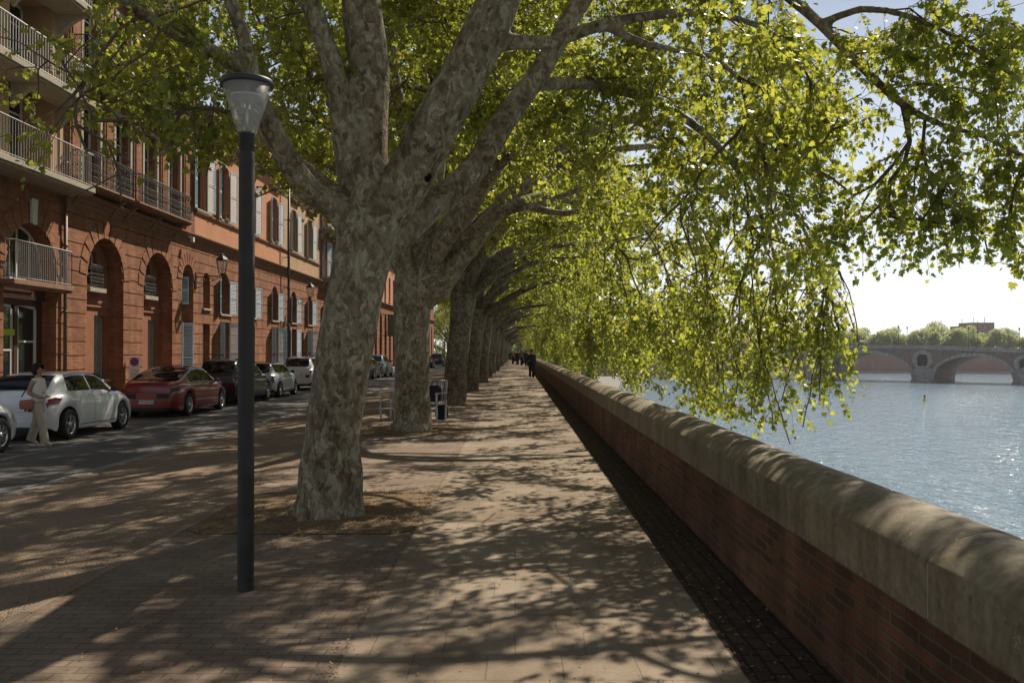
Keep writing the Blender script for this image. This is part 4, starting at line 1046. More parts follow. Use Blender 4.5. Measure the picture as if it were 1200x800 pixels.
for yc in A2:
    b = MB(); io = [(yc - .05, .95, 3.95, 5.15, .12), (yc - .72, .78, 0, 2.95, 0), (yc + .68, .85, .75, 2.95, 0)]
    openings_wall(b, XF - .48, yc - 1.38, yc + 1.38, -.3, 5.6, io, 0, .22)
    b.box(XF - .48, XF - .38, yc - 1.36, yc + 1.36, 3.35, 3.45); b.box(XF - .48, XF - .41, yc - 1.36, yc + 1.36, 3.22, 3.35)
    b.build('arch_infill', M['render_deep'], h2)
    window(h2, XF - .62, yc - .05, .93, 3.97, 5.13, .12, 'white', None, False, 1, (.55,))
    g_ = MB(); railing(g_, yc - .55, yc + .5, XF - .26, 3.85, 4.6, sp=.09, ornate=True, xb=XF - .48); gg = g_.build('window_guard', M['iron'], h2)
    g_ = MB(); g_.box(XF - .48, XF - .2, yc - .62, yc + .57, 3.7, 3.85); g_.build('guard_ledge', M['stone'], gg, bevel=.012)
    if yc < 32:
        d_ = MB(); d_.box(XF - .68, XF - .62, yc - 1.08, yc - .36, -.05, 2.93)
        for z0_, z1_ in ((.15, .9), (1.05, 1.9), (2.05, 2.75)): d_.box(XF - .62, XF - .605, yc - .98, yc - .46, z0_, z1_)
        dd = d_.build('door', M['door'], h2); d_ = MB(); d_.ball((XF - .58, yc - .43, 1.05), .03, 8); d_.build('handle', M['chrome'], dd)
        window(h2, XF - .60, yc + .68, .83, .78, 2.93, 0, 'rail', None, True, 1, (), deep=.15, lattice=True)
    else:
        window(h2, XF - .60, yc - .72, .76, .3, 2.93, 0, 'rail', None, False, 1, (), lattice=True); window(h2, XF - .60, yc + .68, .83, .78, 2.93, 0, 'rail', None, True, 1, (), deep=.15, lattice=True)
b = MB(); openings_wall(b, XF - .48, 36.7, 38.0, -.3, 5.5, [(37.35, .8, 3.7, 5.1, .2), (37.35, 1.0, 0, 2.95, 0)], 0, .2); b.build('arch_infill', M['render_deep'], h2)
window(h2, XF - .6, 37.35, .78, 3.72, 5.08, .2, 'white', 'shutter', True, 1, (.5,), deep=.1, shut_ang=70, shw=.38); window(h2, XF - .6, 37.35, .98, .02, 2.93, 0, 'white', 'shutter', False, 1, (.6,), deep=.15, shut_ang=75, shw=.5)
UZ = [(6.98, 9.75), (10.62, 13.2), (14.2, 16.3)]; UY = [28.75, 31.05, 33.4, 35.75]
b = MB(); uo = [(y, 1.15, a, c, 0) for y in UY for a, c in UZ]
openings_wall(b, XF, Y2a, Y2b, 6.7, 17.6, uo, 0, .32)
b.build('upper_wall', M['brick'], h2)
for y in [27.6, 29.9, 32.2, 34.6, 37.0]:
    for za, zc in ((6.95, 10.1), (10.6, 13.7), (14.2, 17.2)):
        b = MB(); b.box(XF, XF + .12, y - .32, y + .32, za, zc); b.box(XF, XF + .17, y - .37, min(y + .37, Y2b - .002), zc - .16, zc); b.box(XF + .12, XF + .15, y - .22, y + .22, za + .2, zc - .3); b.build('pilaster', M['brick'], h2)
for y in UY:
    for a, c in UZ:
        window(h2, XF - .22, y, 1.1, a + .02, c - .03, 0, 'white', None, False, 1, (.72,), fw=.09)
    s_ = MB()
    for a, c in UZ: s_.box(XF, XF + .10, y - .72, y - .575, a, c + .15); s_.box(XF, XF + .10, y + .575, y + .72, a, c + .15); s_.box(XF, XF + .14, y - .72, y + .72, c + .02, c + .17)
    s_.build('window_surround', M['stone'], h2)
balcony(h2, 27.35, 30.6, 6.95, .70, h=.98, brackets=2, slab=.08, slab_mat='cornice'); balcony(h2, 31.0, 36.1, 6.95, .70, h=.98, brackets=3, slab=.08, slab_mat='cornice'); balcony(h2, 27.4, 32.0, 10.5, .62, h=1.0, brackets=3, slab=.08, slab_mat='cornice'); balcony(h2, 32.4, 36.3, 10.5, .62, h=1.0, brackets=3, slab=.08, slab_mat='cornice'); balcony(h2, 31.2, 37.8, 14.1, .62, h=1.0, brackets=3, slab=.08, slab_mat='cornice')
b = MB(); cornice(b, Y2a, Y2b, 6.62, CORN); cornice(b, Y2a, Y2b, 10.35, STR); cornice(b, Y2a, Y2b, 13.95, STR); cornice(b, Y2a, Y2b, 17.6, EAVE); b.build('cornice', M['cornice'], h2)
carcass(h2, Y2a, Y2b, 17.6)

# ---------------- house 3: low orange house with pale blue-grey shutters
def flowers(parent, y, z, mats, seed):
    rs = random.Random(seed); b = MB()
    b.box(XF - .02, XF + .16, y - .28, y + .28, z, z + .13)
    for _ in range(40): b.ball((XF + .08 + rs.uniform(-.09, .1), y + rs.uniform(-.3, .3), z + .13 + rs.uniform(0, .22)), rs.uniform(.025, .045), 5, 1 if rs.random() < .5 else 2)
    b.build('window_box', [M['pipe'], M['petal'], M['leaf_green']], parent)
Y3a, Y3b = 38.26, 62.2
h3 = house('brick_house', 'low orange house with pale blue shutters and a dark drainpipe', 0)
b3 = [(42.1, 'a'), (46.3, 'b'), (50.8, 'a'), (55.1, 'c'), (59.4, 'a')]
mez = [(y, 1.3, 3.45, 5.4, .55) for y, _ in b3] + [(39.6, .9, 3.6, 5.2, .4)]
gr = [(y, 1.35, .0, 3.1, 0) for y, k in b3] + [(39.6, .9, 0, 2.95, 0)] + [(y + 2.2, .85, 0, 2.9, 0) for y, k in b3 if y > 48 and y < 58]
b = MB(); openings_wall(b, XF, Y3a, Y3b, -.3, 6.7, mez + gr, 0, .35); rustic(b, XF, Y3a, Y3b, .3, 6.45, mez + gr, course=.44)
b.build('street_wall', M['brick'], h3)
for y, k in b3:
    window(h3, XF - .25, y, 1.28, 3.47, 5.37, .55, 'shutter_grey', 'shutter', True, 1, (.5,), deep=.27, shut_ang=16, shw=.62)
    if k == 'b':
        d_ = MB(); d_.box(XF - .33, XF - .27, y - .66, y + .66, -.05, 3.08); [d_.box(XF - .27, XF - .255, y + s * .33 - .25, y + s * .33 + .25, z0_, z1_) for s in (-1, 1) for z0_, z1_ in ((.2, 1.3), (1.45, 2.8))]
        dd = d_.build('door', M['door'], h3); d_ = MB(); d_.ball((XF - .24, y + .04, 1.05), .035, 8); d_.build('handle', M['chrome'], dd)
    else: window(h3, XF - .25, y, 1.32, .05, 3.07, 0, 'shutter_grey', 'shutter', False, 1, (.72,), deep=.27, shut_ang=35 if k == 'a' else 12, shw=.64)
window(h3, XF - .25, 39.6, .88, 3.62, 5.17, .4, 'white', None, True, 1, (.5,), deep=.27); window(h3, XF - .25, 39.6, .88, .05, 2.93, 0, 'white', None, False, 1, (.6,))
for y in (53.0, 57.3):
    d_ = MB(); d_.box(XF - .33, XF - .27, y - .42, y + .42, -.05, 2.88); d_.box(XF - .27, XF - .255, y - .32, y + .32, .2, 1.2); d_.box(XF - .27, XF - .255, y - .32, y + .32, 1.4, 2.6); dd = d_.build('door', M['door'], h3); d_ = MB(); d_.ball((XF - .24, y + .3, 1.05), .03, 8); d_.build('handle', M['chrome'], dd)
up3 = [38.95, 42.1, 46.3, 50.8, 55.3, 59.5]
b = MB(); openings_wall(b, XF, Y3a, 52.6, 6.7, 12.0, [(y, 1.3, 7.85, 10.45, .12) for y in up3 if y < 52.6], 0, .3); b.build('upper_wall', M['render_pink'], h3)
b = MB(); openings_wall(b, XF, 52.6, Y3b, 6.7, 12.0, [(y, 1.3, 7.85, 10.45, .12) for y in up3 if y > 52.6], 0, .3); b.build('upper_wall', M['render_ochre'], h3)
for y in up3: window(h3, XF - .22, y, 1.28, 7.87, 10.42, .12, 'shutter_grey', 'shutter', True, 1, (.72,), deep=.24, shut_ang=13, shw=.66)
for y in up3:
    s_ = MB(); cornice(s_, y - 1.0, y + 1.0, 10.95, [(0, -.12), (.08, -.12), (.14, -.03), (.20, 0), (.20, .05), (0, .09)]); s_.build('window_hood', M['cornice'], h3)
flowers(h3, 42.1, 7.87, None, 3); flowers(h3, 50.8, 7.87, None, 5)
b = MB(); cornice(b, Y3a, Y3b, 6.62, CORN); cornice(b, Y3a, Y3b, 7.75, STR); cornice(b, Y3a, Y3b, 12.0, EAVE); b.build('cornice', M['cornice'], h3)
carcass(h3, Y3a, Y3b - .01, 12.0, 'render_pink')
b = MB(); b.tube([(XF + .36, 54.0 - 1.4, -.05), (XF + .36, 54.0 - 1.4, 11.6)], .075, 8)
for z in (1, 3.2, 5.4, 7.2, 9.4): b.tube([(XF + .36, 52.6, z), (XF + .36, 52.6, z + .1)], .095, 8); b.box(XF, XF + .36, 52.57, 52.63, z + .02, z + .06)
b.build('drainpipe', M['darkpipe'], h3)

# ---------------- house 4 and 5: balconies again, then a long brick range
def long_house(label, ya, yb, H, sp, wallmat, upmat, shut, balc, tall):
    h = house('brick_house', label, 0); n = int((yb - ya) / sp); off = (yb - ya - n * sp) / 2 + sp / 2; ys = [ya + off + k * sp for k in range(n)]
    if tall: ops = [(y, 1.5, 0, 5.6, .75) for y in ys]
    else: ops = [(y, 1.25, 3.45, 5.3, .5) for y in ys] + [(y, 1.3, 0, 3.0, 0) for y in ys]
    b = MB(); openings_wall(b, XF, ya, yb, -.3, 6.7, ops, 0, .35); rustic(b, XF, ya, yb, .3, 6.45, ops, course=.44); b.build('street_wall', M[wallmat], h)
    zz = [(7.0, 9.6), (10.5, 12.9), (14.0, 15.8)]; zz = [q for q in zz if q[1] < H - .4]
    b = MB(); openings_wall(b, XF, ya, yb, 6.7, H, [(y, 1.25, a, c, 0) for y in ys for a, c in zz], 0, .3); b.build('upper_wall', M[upmat], h)
    for i, y in enumerate(ys):
        if tall: window(h, XF - .28, y, 1.48, .05, 5.57, .75, 'door', None, False, 1, (.55,))
        else: window(h, XF - .25, y, 1.23, 3.47, 5.28, .5, 'shutter_grey', shut, True, 1, (.5,), deep=.27, shut_ang=15); window(h, XF - .25, y, 1.28, .05, 2.97, 0, 'door', None, False, 1, (.7,))
        for a, c in zz: window(h, XF - .22, y, 1.22, a + .02, c - .02, 0, 'white', shut, not balc, 1, (.72,), deep=.24, shut_ang=20)
    if balc:
        for a, c in zz: balcony(h, ya + .4, yb - .4, a - .04, .8, h=1.0, brackets=5, rail_mat='rail', ornate=False, sp=.15)
    b = MB(); cornice(b, ya, yb, 6.62, CORN); cornice(b, ya, yb, H, EAVE)
    if H > 12: cornice(b, ya, yb, 10.2, STR)
    b.build('cornice', M['cornice'], h); carcass(h, ya, yb - .01, H)
    return h
long_house('taller house with pale railed balconies beyond the low orange house', 62.21, 84.0, 16.6, 3.6, 'brick', 'brick', 'shutter', True, False)
long_house('brick house with tall narrow arches beside the green banner', 84.01, 116.0, 11.5, 3.2, 'brick', 'render_pink', None, False, True)
long_house('last brick house at the far end of the street', 116.01, 148.0, 9.6, 4.0, 'brick', 'brick', None, False, True)

# ---------------- wall lanterns on scrolled arms
def lantern(y, z, label, red=1.0):
    e = empty('wall_lantern', (XF + .035, y, z), 0, label, 'wall lamp', 'lanterns on the house fronts')
    b = MB(); b.box(0, .05, -.09, .09, -.35, .35); b.tube([(.03, 0, .15), (.5, 0, .17), (1.15, 0, .22)], .022, 6)
    sc_ = [(.03, 0, -.3), (.25, 0, -.28), (.42, 0, -.12), (.40, 0, .06), (.28, 0, .08), (.25, 0, -.03), (.33, 0, -.06)]; b.tube(sc_, .018, 5)
    sc_ = [(.42, 0, -.10), (.62, 0, -.10), (.78, 0, .02), (.76, 0, .13), (.66, 0, .12)]; b.tube(sc_, .015, 5); b.tube([(.5, 0, .17), (.8, 0, .0), (1.12, 0, .2)], .014, 5)
    b.build('bracket', M['iron'], e)
    b = MB(); b.lathe([(.04, .22), (.06, .27), (.15, .30)], 6, o=(1.15, 0, 0)); b.lathe([(.25, .86), (.27, .89), (.20, .98), (.09, 1.06), (.08, 1.12), (.02, 1.16), (.015, 1.28), (0, 1.3)], 6, o=(1.15, 0, 0), sm=False)
    for k in range(6):
        a = math.pi / 3 * k; b.tube([(1.15 + .15 * math.cos(a), .15 * math.sin(a), .30), (1.15 + .25 * math.cos(a), .25 * math.sin(a), .87)], .013, 4)
    b.build('lantern_frame', M['iron'], e)
    b = MB(); b.lathe([(.14, .305), (.235, .86)], 6, o=(1.15, 0, 0), sm=False); b.build('lantern_glass', M['lampglass'], e)
    return e
lantern(38.2, 4.75, 'iron lantern on a scrolled arm, between the blind arches and the blue shuttered house'); lantern(54.6, 4.75, 'iron lantern near the dark drainpipe on the low orange house'); lantern(96.0, 4.75, 'distant iron lantern above the green banner')
# green banner hanging out from the front
e = empty('hanging_banner', (XF, 91.5, 0), 0, 'plain green banner hanging from the brick house front between two plane trunks', 'banner')
b = MB(); b.tube([(.02, 0, 5.45), (1.35, 0, 5.45)], .03, 6); b.tube([(.02, 0, 3.3), (1.35, 0, 3.3)], .03, 6); b.build('bracket', M['iron'], e)
b = MB(); b.box(.55, 1.28, -.012, .012, 3.33, 5.42); b.build('banner_cloth', M['banner'], e)
# small floodlight above the first lantern
b = MB(); b.box(XF + .30, XF + .42, 36.9, 37.08, 6.25, 6.45); b.tube([(XF + .05, 37, 6.5), (XF + .36, 37, 6.42)], .02, 5)
tag(b.build('floodlight', M['white'], bevel=.02), 'small white floodlight fixed under the cornice left of the near lantern', 'floodlight')
# ================================================================== STREET LAMP
lx, ly = -1.995, 6.59
e = empty('street_lamp', (lx, ly, 0), 0, 'dark metal lamp post with a clear cone lantern beside the nearest tree', 'street lamp')
b = MB(); b.lathe([(.062, -.05), (.062, .015), (.060, .02), (.0575, 3.20), (.055, 3.21)], 28); b.build('pole', M['lamppost'], e)
b = MB(); b.lathe([(.048, 3.20), (.048, 3.225), (.054, 3.23), (.054, 3.345), (.060, 3.35), (.060, 3.362), (0, 3.365)], 28); b.build('collar', M['trim'], e)
b = MB(); b.lathe([(.062, 3.35), (.068, 3.345), (.179, 3.712), (.175, 3.712), (.066, 3.352)], 40); gl = b.build('lamp_glass', M['lampglass'], e)
b = MB(); b.lathe([(.180, 3.702), (.190, 3.705), (.190, 3.738), (.182, 3.748), (.12, 3.765), (0, 3.772)], 40); b.lathe([(.180, 3.703), (0, 3.703)], 40); b.build('lamp_cap', M['trim'], e)
b = MB(); b.lathe([(0, 3.60), (.09, 3.605), (.12, 3.62), (.12, 3.635), (.03, 3.65), (.03, 3.703)], 28); b.tube([(0, 0, 3.36), (0, 0, 3.60)], .012, 6); b.build('lamp_reflector', M['alloy'], e)
b = MB(); b.M = Matrix.Rotation(R(-60), 4, 'Z'); b.box(.0585, .0615, -.03, .03, .55, .85); b.build('hatch', M['lamppost'], e)

# ================================================================== BENCH AND WHAT IS ON IT
e = empty('metal_bench', (-2.62, 22.80, 0), R(-22), 'pale metal slatted bench with armrest beyond the second tree', 'bench')
b = MB()
for k in range(26):
    x = -.78 + k * .06
    b.tube([(x, -.22, .455), (x, .0, .435), (x, .20, .44), (x, .27, .50), (x, .33, .95), (x, .36, 1.0), (x, .42, 1.0)], .013, 5)
b.build('seat_slats', M['bench'], e)
for x in (-.84, .76):
    b = MB(); b.box(x - .02, x + .02, -.25, -.21, 0, .68); b.box(x - .02, x + .02, .26, .30, 0, .50); b.tube([(x, .28, .5), (x, .35, 1.0)], .02, 6); b.box(x - .03, x + .03, -.27, .30, .67, .70); b.box(x - .02, x + .02, -.25, .29, .40, .43)
    b.build('side_frame', M['bench'], e)
b = MB()
for y, z in ((-.22, .43), (.22, .42), (.345, .98)): b.tube([(-.84, y, z), (.76, y, z)], .017, 6)
b.build('rails', M['bench'], e)
def bag(name, label, loc, rz, sx, sy, sz, mat):
    e = empty(name, loc, rz, label, 'bag'); b = MB(); rows = []
    for i in range(9):
        t = i / 8; q = 1 - abs(2 * t - 1) ** 4 * .35; n = 16
        rows.append([(sx * q * math.copysign(abs(math.cos(a)) ** .5, math.cos(a)) * (1 + .05 * math.sin(5 * a + i)), sy * q * math.copysign(abs(math.sin(a)) ** .5, math.sin(a)) * (1 - .35 * t), sz * t) for a in [2 * math.pi * k / n for k in range(n)]])
    ids = b.grid(rows, closed=True); b.f.append(ids[-1]); b.m.append(0); b.sm.append(True)
    b.build('bag_body', mat, e); b = MB(); b.tube([(-sx * .5, 0, sz * .98), (-sx * .35, 0, sz + .10), (sx * .35, 0, sz + .10), (sx * .5, 0, sz * .98)], .012, 5); b.build('handle', mat, e)
    return e
bag('backpack', 'dark backpack leaning on the back of the metal bench', (-2.10, 22.80, .458), R(-22), .17, .12, .42, M['navy'])
bag('rucksack', 'black rucksack on the ground behind the metal bench leg', (-1.93, 23.02, -.004), R(-10), .17, .13, .40, M['blackcloth'])

# ================================================================== NO PARKING SIGN by the house wall
e = empty('no_parking_sign', (XF + .30, 31.55, -.046), 0, 'small no parking panel, red ring on blue, standing by the house wall', 'sign')
b = MB(); b.tube([(0, .03, 0), (0, .03, 1.62)], .022, 8); b.build('post', M['iron'], e)
b = MB(); b.box(-.19, .19, -.012, .006, .75, 1.60); b.build('panel', M['plate'], e, bevel=.01)
def disc(b, c, r, y, m=0, n=28): b.face([(c[0] + r * math.cos(2 * math.pi * k / n), y, c[1] + r * math.sin(2 * math.pi * k / n)) for k in range(n)], m)
b = MB(); disc(b, (0, 1.41), .155, -.016); b.build('red_ring', M['signred'], e); b = MB(); disc(b, (0, 1.41), .118, -.020); b.build('blue_disc', M['blue'], e)
b = MB(); b.M = Matrix.Translation((0, 0, 1.41)) @ Matrix.Rotation(R(45), 4, 'Y'); b.box(-.15, .15, -.026, -.0205, -.016, .016); b.build('red_bar', M['signred'], e)
def text(s_, size, mat, parent, loc, rot, name='lettering'):
    c = bpy.data.curves.new(name, 'FONT'); c.body = s_; c.size = size; c.align_x = 'CENTER'; c.align_y = 'CENTER'; c.extrude = .001
    o = bpy.data.objects.new(name, c); COL.objects.link(o); dg = bpy.context.evaluated_depsgraph_get(); me = bpy.data.meshes.new_from_object(o.evaluated_get(dg)); bpy.data.objects.remove(o)
    me.materials.clear(); me.materials.append(mat); o = mesh_obj(name, me, parent, loc); o.rotation_euler = rot; return o
b = MB(); [b.box(-.13, .13, -.0165, -.0125, z, z + .025) for z in (.86, .93, 1.0, 1.10)]; b.build('small_lines', M['rail'], e)

# ================================================================== CARS
def smooth_interp(xs, zs, x):
    i = np.interp(x, xs, range(len(xs))); k = int(min(len(xs) - 2, math.floor(i))); t = i - k; t2 = t * t * (3 - 2 * t)
    return zs[k] * (1 - (t * .55 + t2 * .45)) + zs[k + 1] * (t * .55 + t2 * .45)

KINDS = {
 # T: top profile along the car (from rear to front, fraction of length), S: shoulder line ; all heights in metres
 'hatch': dict(L=4.05, W=1.80, wb=2.58, fo=.82, r=.33, T=[(0, .80), (.012, .98), (.035, 1.06), (.115, 1.34), (.16, 1.40), (.30, 1.44), (.48, 1.435), (.56, 1.40), (.735, .985), (.80, .94), (.93, .80), (.985, .66), (1, .50)],
               S=[(0, .90), (.12, .965), (.5, .93), (.72, .90), (.93, .72), (1, .52)], sw=(.17, .665), rw=(.035, .135), ws=(.575, .73), sill=.21),
 'sedan': dict(L=4.69, W=1.85, wb=2.875, fo=.84, r=.34, T=[(0, .72), (.01, .93), (.03, 1.00), (.10, 1.04), (.30, 1.30), (.40, 1.41), (.52, 1.44), (.60, 1.40), (.78, .965), (.85, .90), (.95, .76), (.99, .62), (1, .48)],
               S=[(0, .86), (.12, .94), (.5, .90), (.75, .87), (.94, .68), (1, .5)], sw=(.235, .70), rw=(.115, .33), ws=(.61, .77), sill=.19),
 'mini': dict(L=3.85, W=1.73, wb=2.50, fo=.68, r=.31, T=[(0, .72), (.01, .98), (.025, 1.06), (.07, 1.36), (.11, 1.41), (.3, 1.43), (.52, 1.42), (.57, 1.38), (.68, 1.00), (.74, .97), (.93, .86), (.985, .7), (1, .5)],
              S=[(0, .92), (.12, .955), (.5, .93), (.72, .93), (.93, .78), (1, .52)], sw=(.10, .635), rw=(.02, .075), ws=(.585, .675), sill=.20),
 'suv': dict(L=4.35, W=1.83, wb=2.65, fo=.86, r=.345, T=[(0, .80), (.01, 1.06), (.03, 1.14), (.09, 1.50), (.13, 1.58), (.3, 1.62), (.5, 1.60), (.56, 1.56), (.70, 1.08), (.77, 1.04), (.93, .93), (.985, .75), (1, .5)],
             S=[(0, 1.0), (.12, 1.06), (.5, 1.01), (.72, 1.0), (.93, .84), (1, .55)], sw=(.12, .655), rw=(.03, .105), ws=(.575, .695), sill=.24),
}
def make_car(kind, label, paint, x, y, roofmat=None, group='cars parked along the houses', trim_arch=False, plate=None, spokes=5, chrome_line=False, rails=False, rz=0, alloy='alloy', tail='tail', hl='head'):
    k = KINDS[kind]; L, W, r = k['L'], k['W'], k['r']; hw = W / 2
    yr = L / 2 - k['fo'] - k['wb']; yf = L / 2 - k['fo']           # rear and front axle (car points to +y)
    Tx, Tz = zip(*k['T']); Sx, Sz = zip(*k['S'])
    T = lambda y: smooth_interp(Tx, Tz, y / L + .5); S = lambda y: min(smooth_interp(Sx, Sz, y / L + .5), T(y) - .004)
    def half(y):
        t = abs(y) / (L / 2); return hw * (1 - .20 * t ** 7 - .04 * t ** 2)
    ra = r + .055
    def zb(y):
        z = k['sill'] + .10 * max(0, (abs(y) / (L / 2) - .88) / .12)
        for ya in (yr, yf):
            if abs(y - ya) < ra: z = max(z, r + math.sqrt(ra * ra - (y - ya) ** 2))
        return z
    def section(y):
        h, t, s, b_ = half(y), T(y), S(y), zb(y); g = max(t - s, 0)
        f = min(1, g / .35)
        lean = .42 * g
        b2 = min(b_, s - .12)
        return [(h - .045, b2), (h - .012, b2 + .12 * (s - b2)), (h, b2 + .45 * (s - b2)), (h - .004, b2 + .72 * (s - b2)), (h - .022, s - .035), (h - .055, s), (h - .075 - lean * .12, s + .05 * f * (g / .45) + g * .02),
                (h - .075 - lean * .55, s + g * .50), (h - .085 - lean * .95, s + g * .86), (h - .14 - lean * 1.02 , s + g * .965), (h * .62 - .1 * f, t - .004), (h * .3, t + .010), (0, t + .016)]
    n = 120; ys = [-L / 2 + L * (.5 - .5 * math.cos(math.pi * i / n)) * 1.0 for i in range(n + 1)]
    extra_ = [ya + ra * s for ya in (yr, yf) for s in (-1.001, -.999, -.97, -.9, .9, .97, .999, 1.001)]
    ys = sorted(set([round(v, 4) for v in ys + extra_ + list(np.linspace(-L / 2, L / 2, 70))]))
    e = empty('parked_car', (x, y, -.166), rz, label, 'car', group)
    b = MB(); rows = []
    for yy in ys:
        s_ = section(yy); rows.append([(-px, yy, pz) for px, pz in s_] + [(px, yy, pz) for px, pz in reversed(s_[:-1])])
    m0 = len(b.f); b.grid(rows)
    for row, rev in ((rows[0], 0), (rows[-1], 1)):
        b.face(row if rev else row[::-1], sm=False)
    mats = [M[paint], M[roofmat or paint], M['trim']]
    if roofmat:
        for i in range(m0, len(b.f)):
            cz = sum(b.v[v][2] for v in b.f[i]) / len(b.f[i]); cy = sum(b.v[v][1] for v in b.f[i]) / len(b.f[i])
            if cz > S(max(-L / 2, min(L / 2, cy))) + .30: b.m[i] = 1
    if trim_arch:      # unpainted plastic skirt
        for i in range(m0, len(b.f)):
            cz = sum(b.v[v][2] for v in b.f[i]) / len(b.f[i])
            if cz < k['sill'] + .16: b.m[i] = 2
    b.build('body', mats, e)
    # cross-section lookup
    def surf(y, v, off=.006):       # v in section index units, right side positive
        s_ = section(y); i = min(int(v), len(s_) - 2); t = v - i
        p = (s_[i][0] * (1 - t) + s_[i + 1][0] * t, s_[i][1] * (1 - t) + s_[i + 1][1] * t)
        d = (s_[i + 1][0] - s_[i][0], s_[i + 1][1] - s_[i][1]); ln = math.hypot(*d) + 1e-6
        return (p[0] + d[1] / ln * off, y, p[1] - d[0] / ln * off)
    def patch(b, y0, y1, v0, v1, off=.006, side=1, ny=10, nv=3, m=0, taper0=0, taper1=0):
        rows = []
        for i in range(ny + 1):
            f = i / ny; row = []
            for j in range(nv + 1):
                g = j / nv; yy = (y0 + taper0 * g) * (1 - f) + (y1 - taper1 * g) * f; p = surf(yy, v0 + (v1 - v0) * g, off); row.append((p[0] * side, p[1], p[2]))
            rows.append(row)
        b.grid(rows, m)
    F = lambda f: (f - .5) * L
    for sd in (1, -1):
        b = MB(); a, c = F(k['sw'][0]), F(k['sw'][1]); mid = a + (c - a) * .50
        patch(b, a, mid - .025, 6.15, 8.75, .005, sd, 10, 6, taper0=.16 if kind != 'mini' else .02); patch(b, mid + .025, c, 6.15, 8.75, .005, sd, 10, 6, taper1=.36 if kind != 'mini' else .22)
        b.build('side_window', M['cglass'], e)
        if chrome_line:
            b = MB(); pts = [surf(a - .05 + (c - a + .08) * i / 16, 6.05, .010) for i in range(17)]; b.tube([(p[0] * sd, p[1], p[2]) for p in pts], .011, 5)
            pts = [surf(a - .05 + .18 + (c - a + .08 - .54) * i / 16, 8.85, .010) for i in range(17)]; pts = [surf(a - .05, 6.05, .01)] + pts + [surf(c + .03, 6.05, .01)]; b.tube([(p[0] * sd, p[1], p[2]) for p in pts], .010, 5); b.build('window_trim', M['chrome'], e)
        b = MB()
        for yy in (F(k['sw'][0]) + .12 if kind in ('hatch', 'mini') else F(.27), mid, F(k['sw'][1]) - .02): patch(b, yy - .004, yy + .004, 1.0, 6.0, .003, sd, 1, 10)
        patch(b, yr + ra + .05, yf - ra - .05, .9, 1.02, .004, sd, 8, 1); b.build('door_seams', M['trim'], e)
        b = MB()
        for yy in (mid - .28, F(k['sw'][1]) - .75 + .1): 
            p = surf(yy, 4.3, .02); b.box(min(sd * (p[0] - .015), sd * (p[0] + .012)), max(sd * (p[0] - .015), sd * (p[0] + .012)), yy, yy + .19, p[2] - .014, p[2] + .014)
        b.build('door_handles', M[paint], e)
        b = MB(); my = F(k['sw'][1]) - .12; p = surf(my, 6.0, 0); b.ball((sd * (p[0] + .13), my, p[2] + .07), .1, 10, 0, (.95, .55, .65)); b.tube([(sd * (p[0] - .02), my + .02, p[2] - .0), (sd * (p[0] + .08), my, p[2] + .05)], .022, 6); b.build('mirror', M['trim' if kind != 'sedan' else paint], e)
        b = MB(); patch(b, -L / 2 + .002, -L / 2 + (.34 if kind in ('hatch', 'sedan') else .10), 3.35 if kind != 'mini' else 2.4, 4.8, .010, sd, 8, 4, taper1=.0)
        hx = half(-L / 2); zs = S(-L / 2)
        z0_, z1_ = (zs - .16, zs - .02) if kind != 'mini' else (zs - .32, zs - .04)
        inner = hx * (.42 if kind in ('hatch', 'sedan') else .66)
        b.box(min(sd * inner, sd * (hx - .05)), max(sd * inner, sd * (hx - .05)), -L / 2 - .012, -L / 2 + .01, z0_, z1_); b.build('tail_light', M[tail], e)
        b = MB(); patch(b, L / 2 - .42, L / 2 - .02, 3.1, 4.9, .010, sd, 8, 4, taper0=.1); b.build('headlight', M[hl], e)
    b = MB()
    for (f0, f1), nm in ((k['ws'], 'windscreen'),):
        rows = []
        for i in range(9):
            yy = F(f0) + (F(f1) - F(f0)) * i / 8; row = []
            hh = half(yy) - .19 - .25 * (T(yy) - S(yy))
            for j in range(13): u = -1 + 2 * j / 12; row.append((u * hh, yy, T(yy) + .014 + .010 * (1 - u * u) - .012 * abs(u) ** 3 + .006))
            rows.append(row)
        b.grid(rows)
    b.build('windscreen', M['cglass'], e)
    b = MB(); rows = []
    for i in range(9):
        yy = F(k['rw'][0]) + (F(k['rw'][1]) - F(k['rw'][0])) * i / 8; hh = half(yy) - .17 - .25 * (T(yy) - S(yy)); row = []
        for j in range(13): u = -1 + 2 * j / 12; row.append((u * hh, yy - .004, T(yy) + .016 + .010 * (1 - u * u) - .010 * abs(u) ** 3 + .006))
        rows.append(row)
    b.grid(rows); b.build('rear_window', M['cglass'], e)
    # number plate, bumper strip, underbody
    zp = (S(-L / 2) - .26) if kind == 'sedan' else (.70 if kind != 'suv' else .82)
    b = MB(); b.box(-.26, .26, -L / 2 - .022, -L / 2 - .008, zp - .055, zp + .055); pl = b.build('number_plate', M['plate'], e)
    b = MB(); b.box(-.259, -.215, -L / 2 - .024, -L / 2 - .0225, zp - .054, zp + .054); b.box(.215, .259, -L / 2 - .024, -L / 2 - .0225, zp - .054, zp + .054); b.build('plate_bands', M['blue'], pl)
    if plate: text(plate, .095, M['ink'], pl, (0, -L / 2 - .0235, zp), (R(90), 0, 0), 'plate_lettering')
    b = MB(); b.box(-half(-L / 2) + .12, half(-L / 2) - .12, -L / 2 - .01, -L / 2 + .02, k['sill'] + .02, k['sill'] + .09); b.box(-hw + .30, hw - .30, -L / 2 + .15, L / 2 - .2, k['sill'] - .02, .52)
    for ya in (yr, yf): b.box(-hw + .27, hw - .27, ya - ra, ya + ra, .3, min(.78, S(ya) - .08))
    b.build('underbody', M['trim'], e)
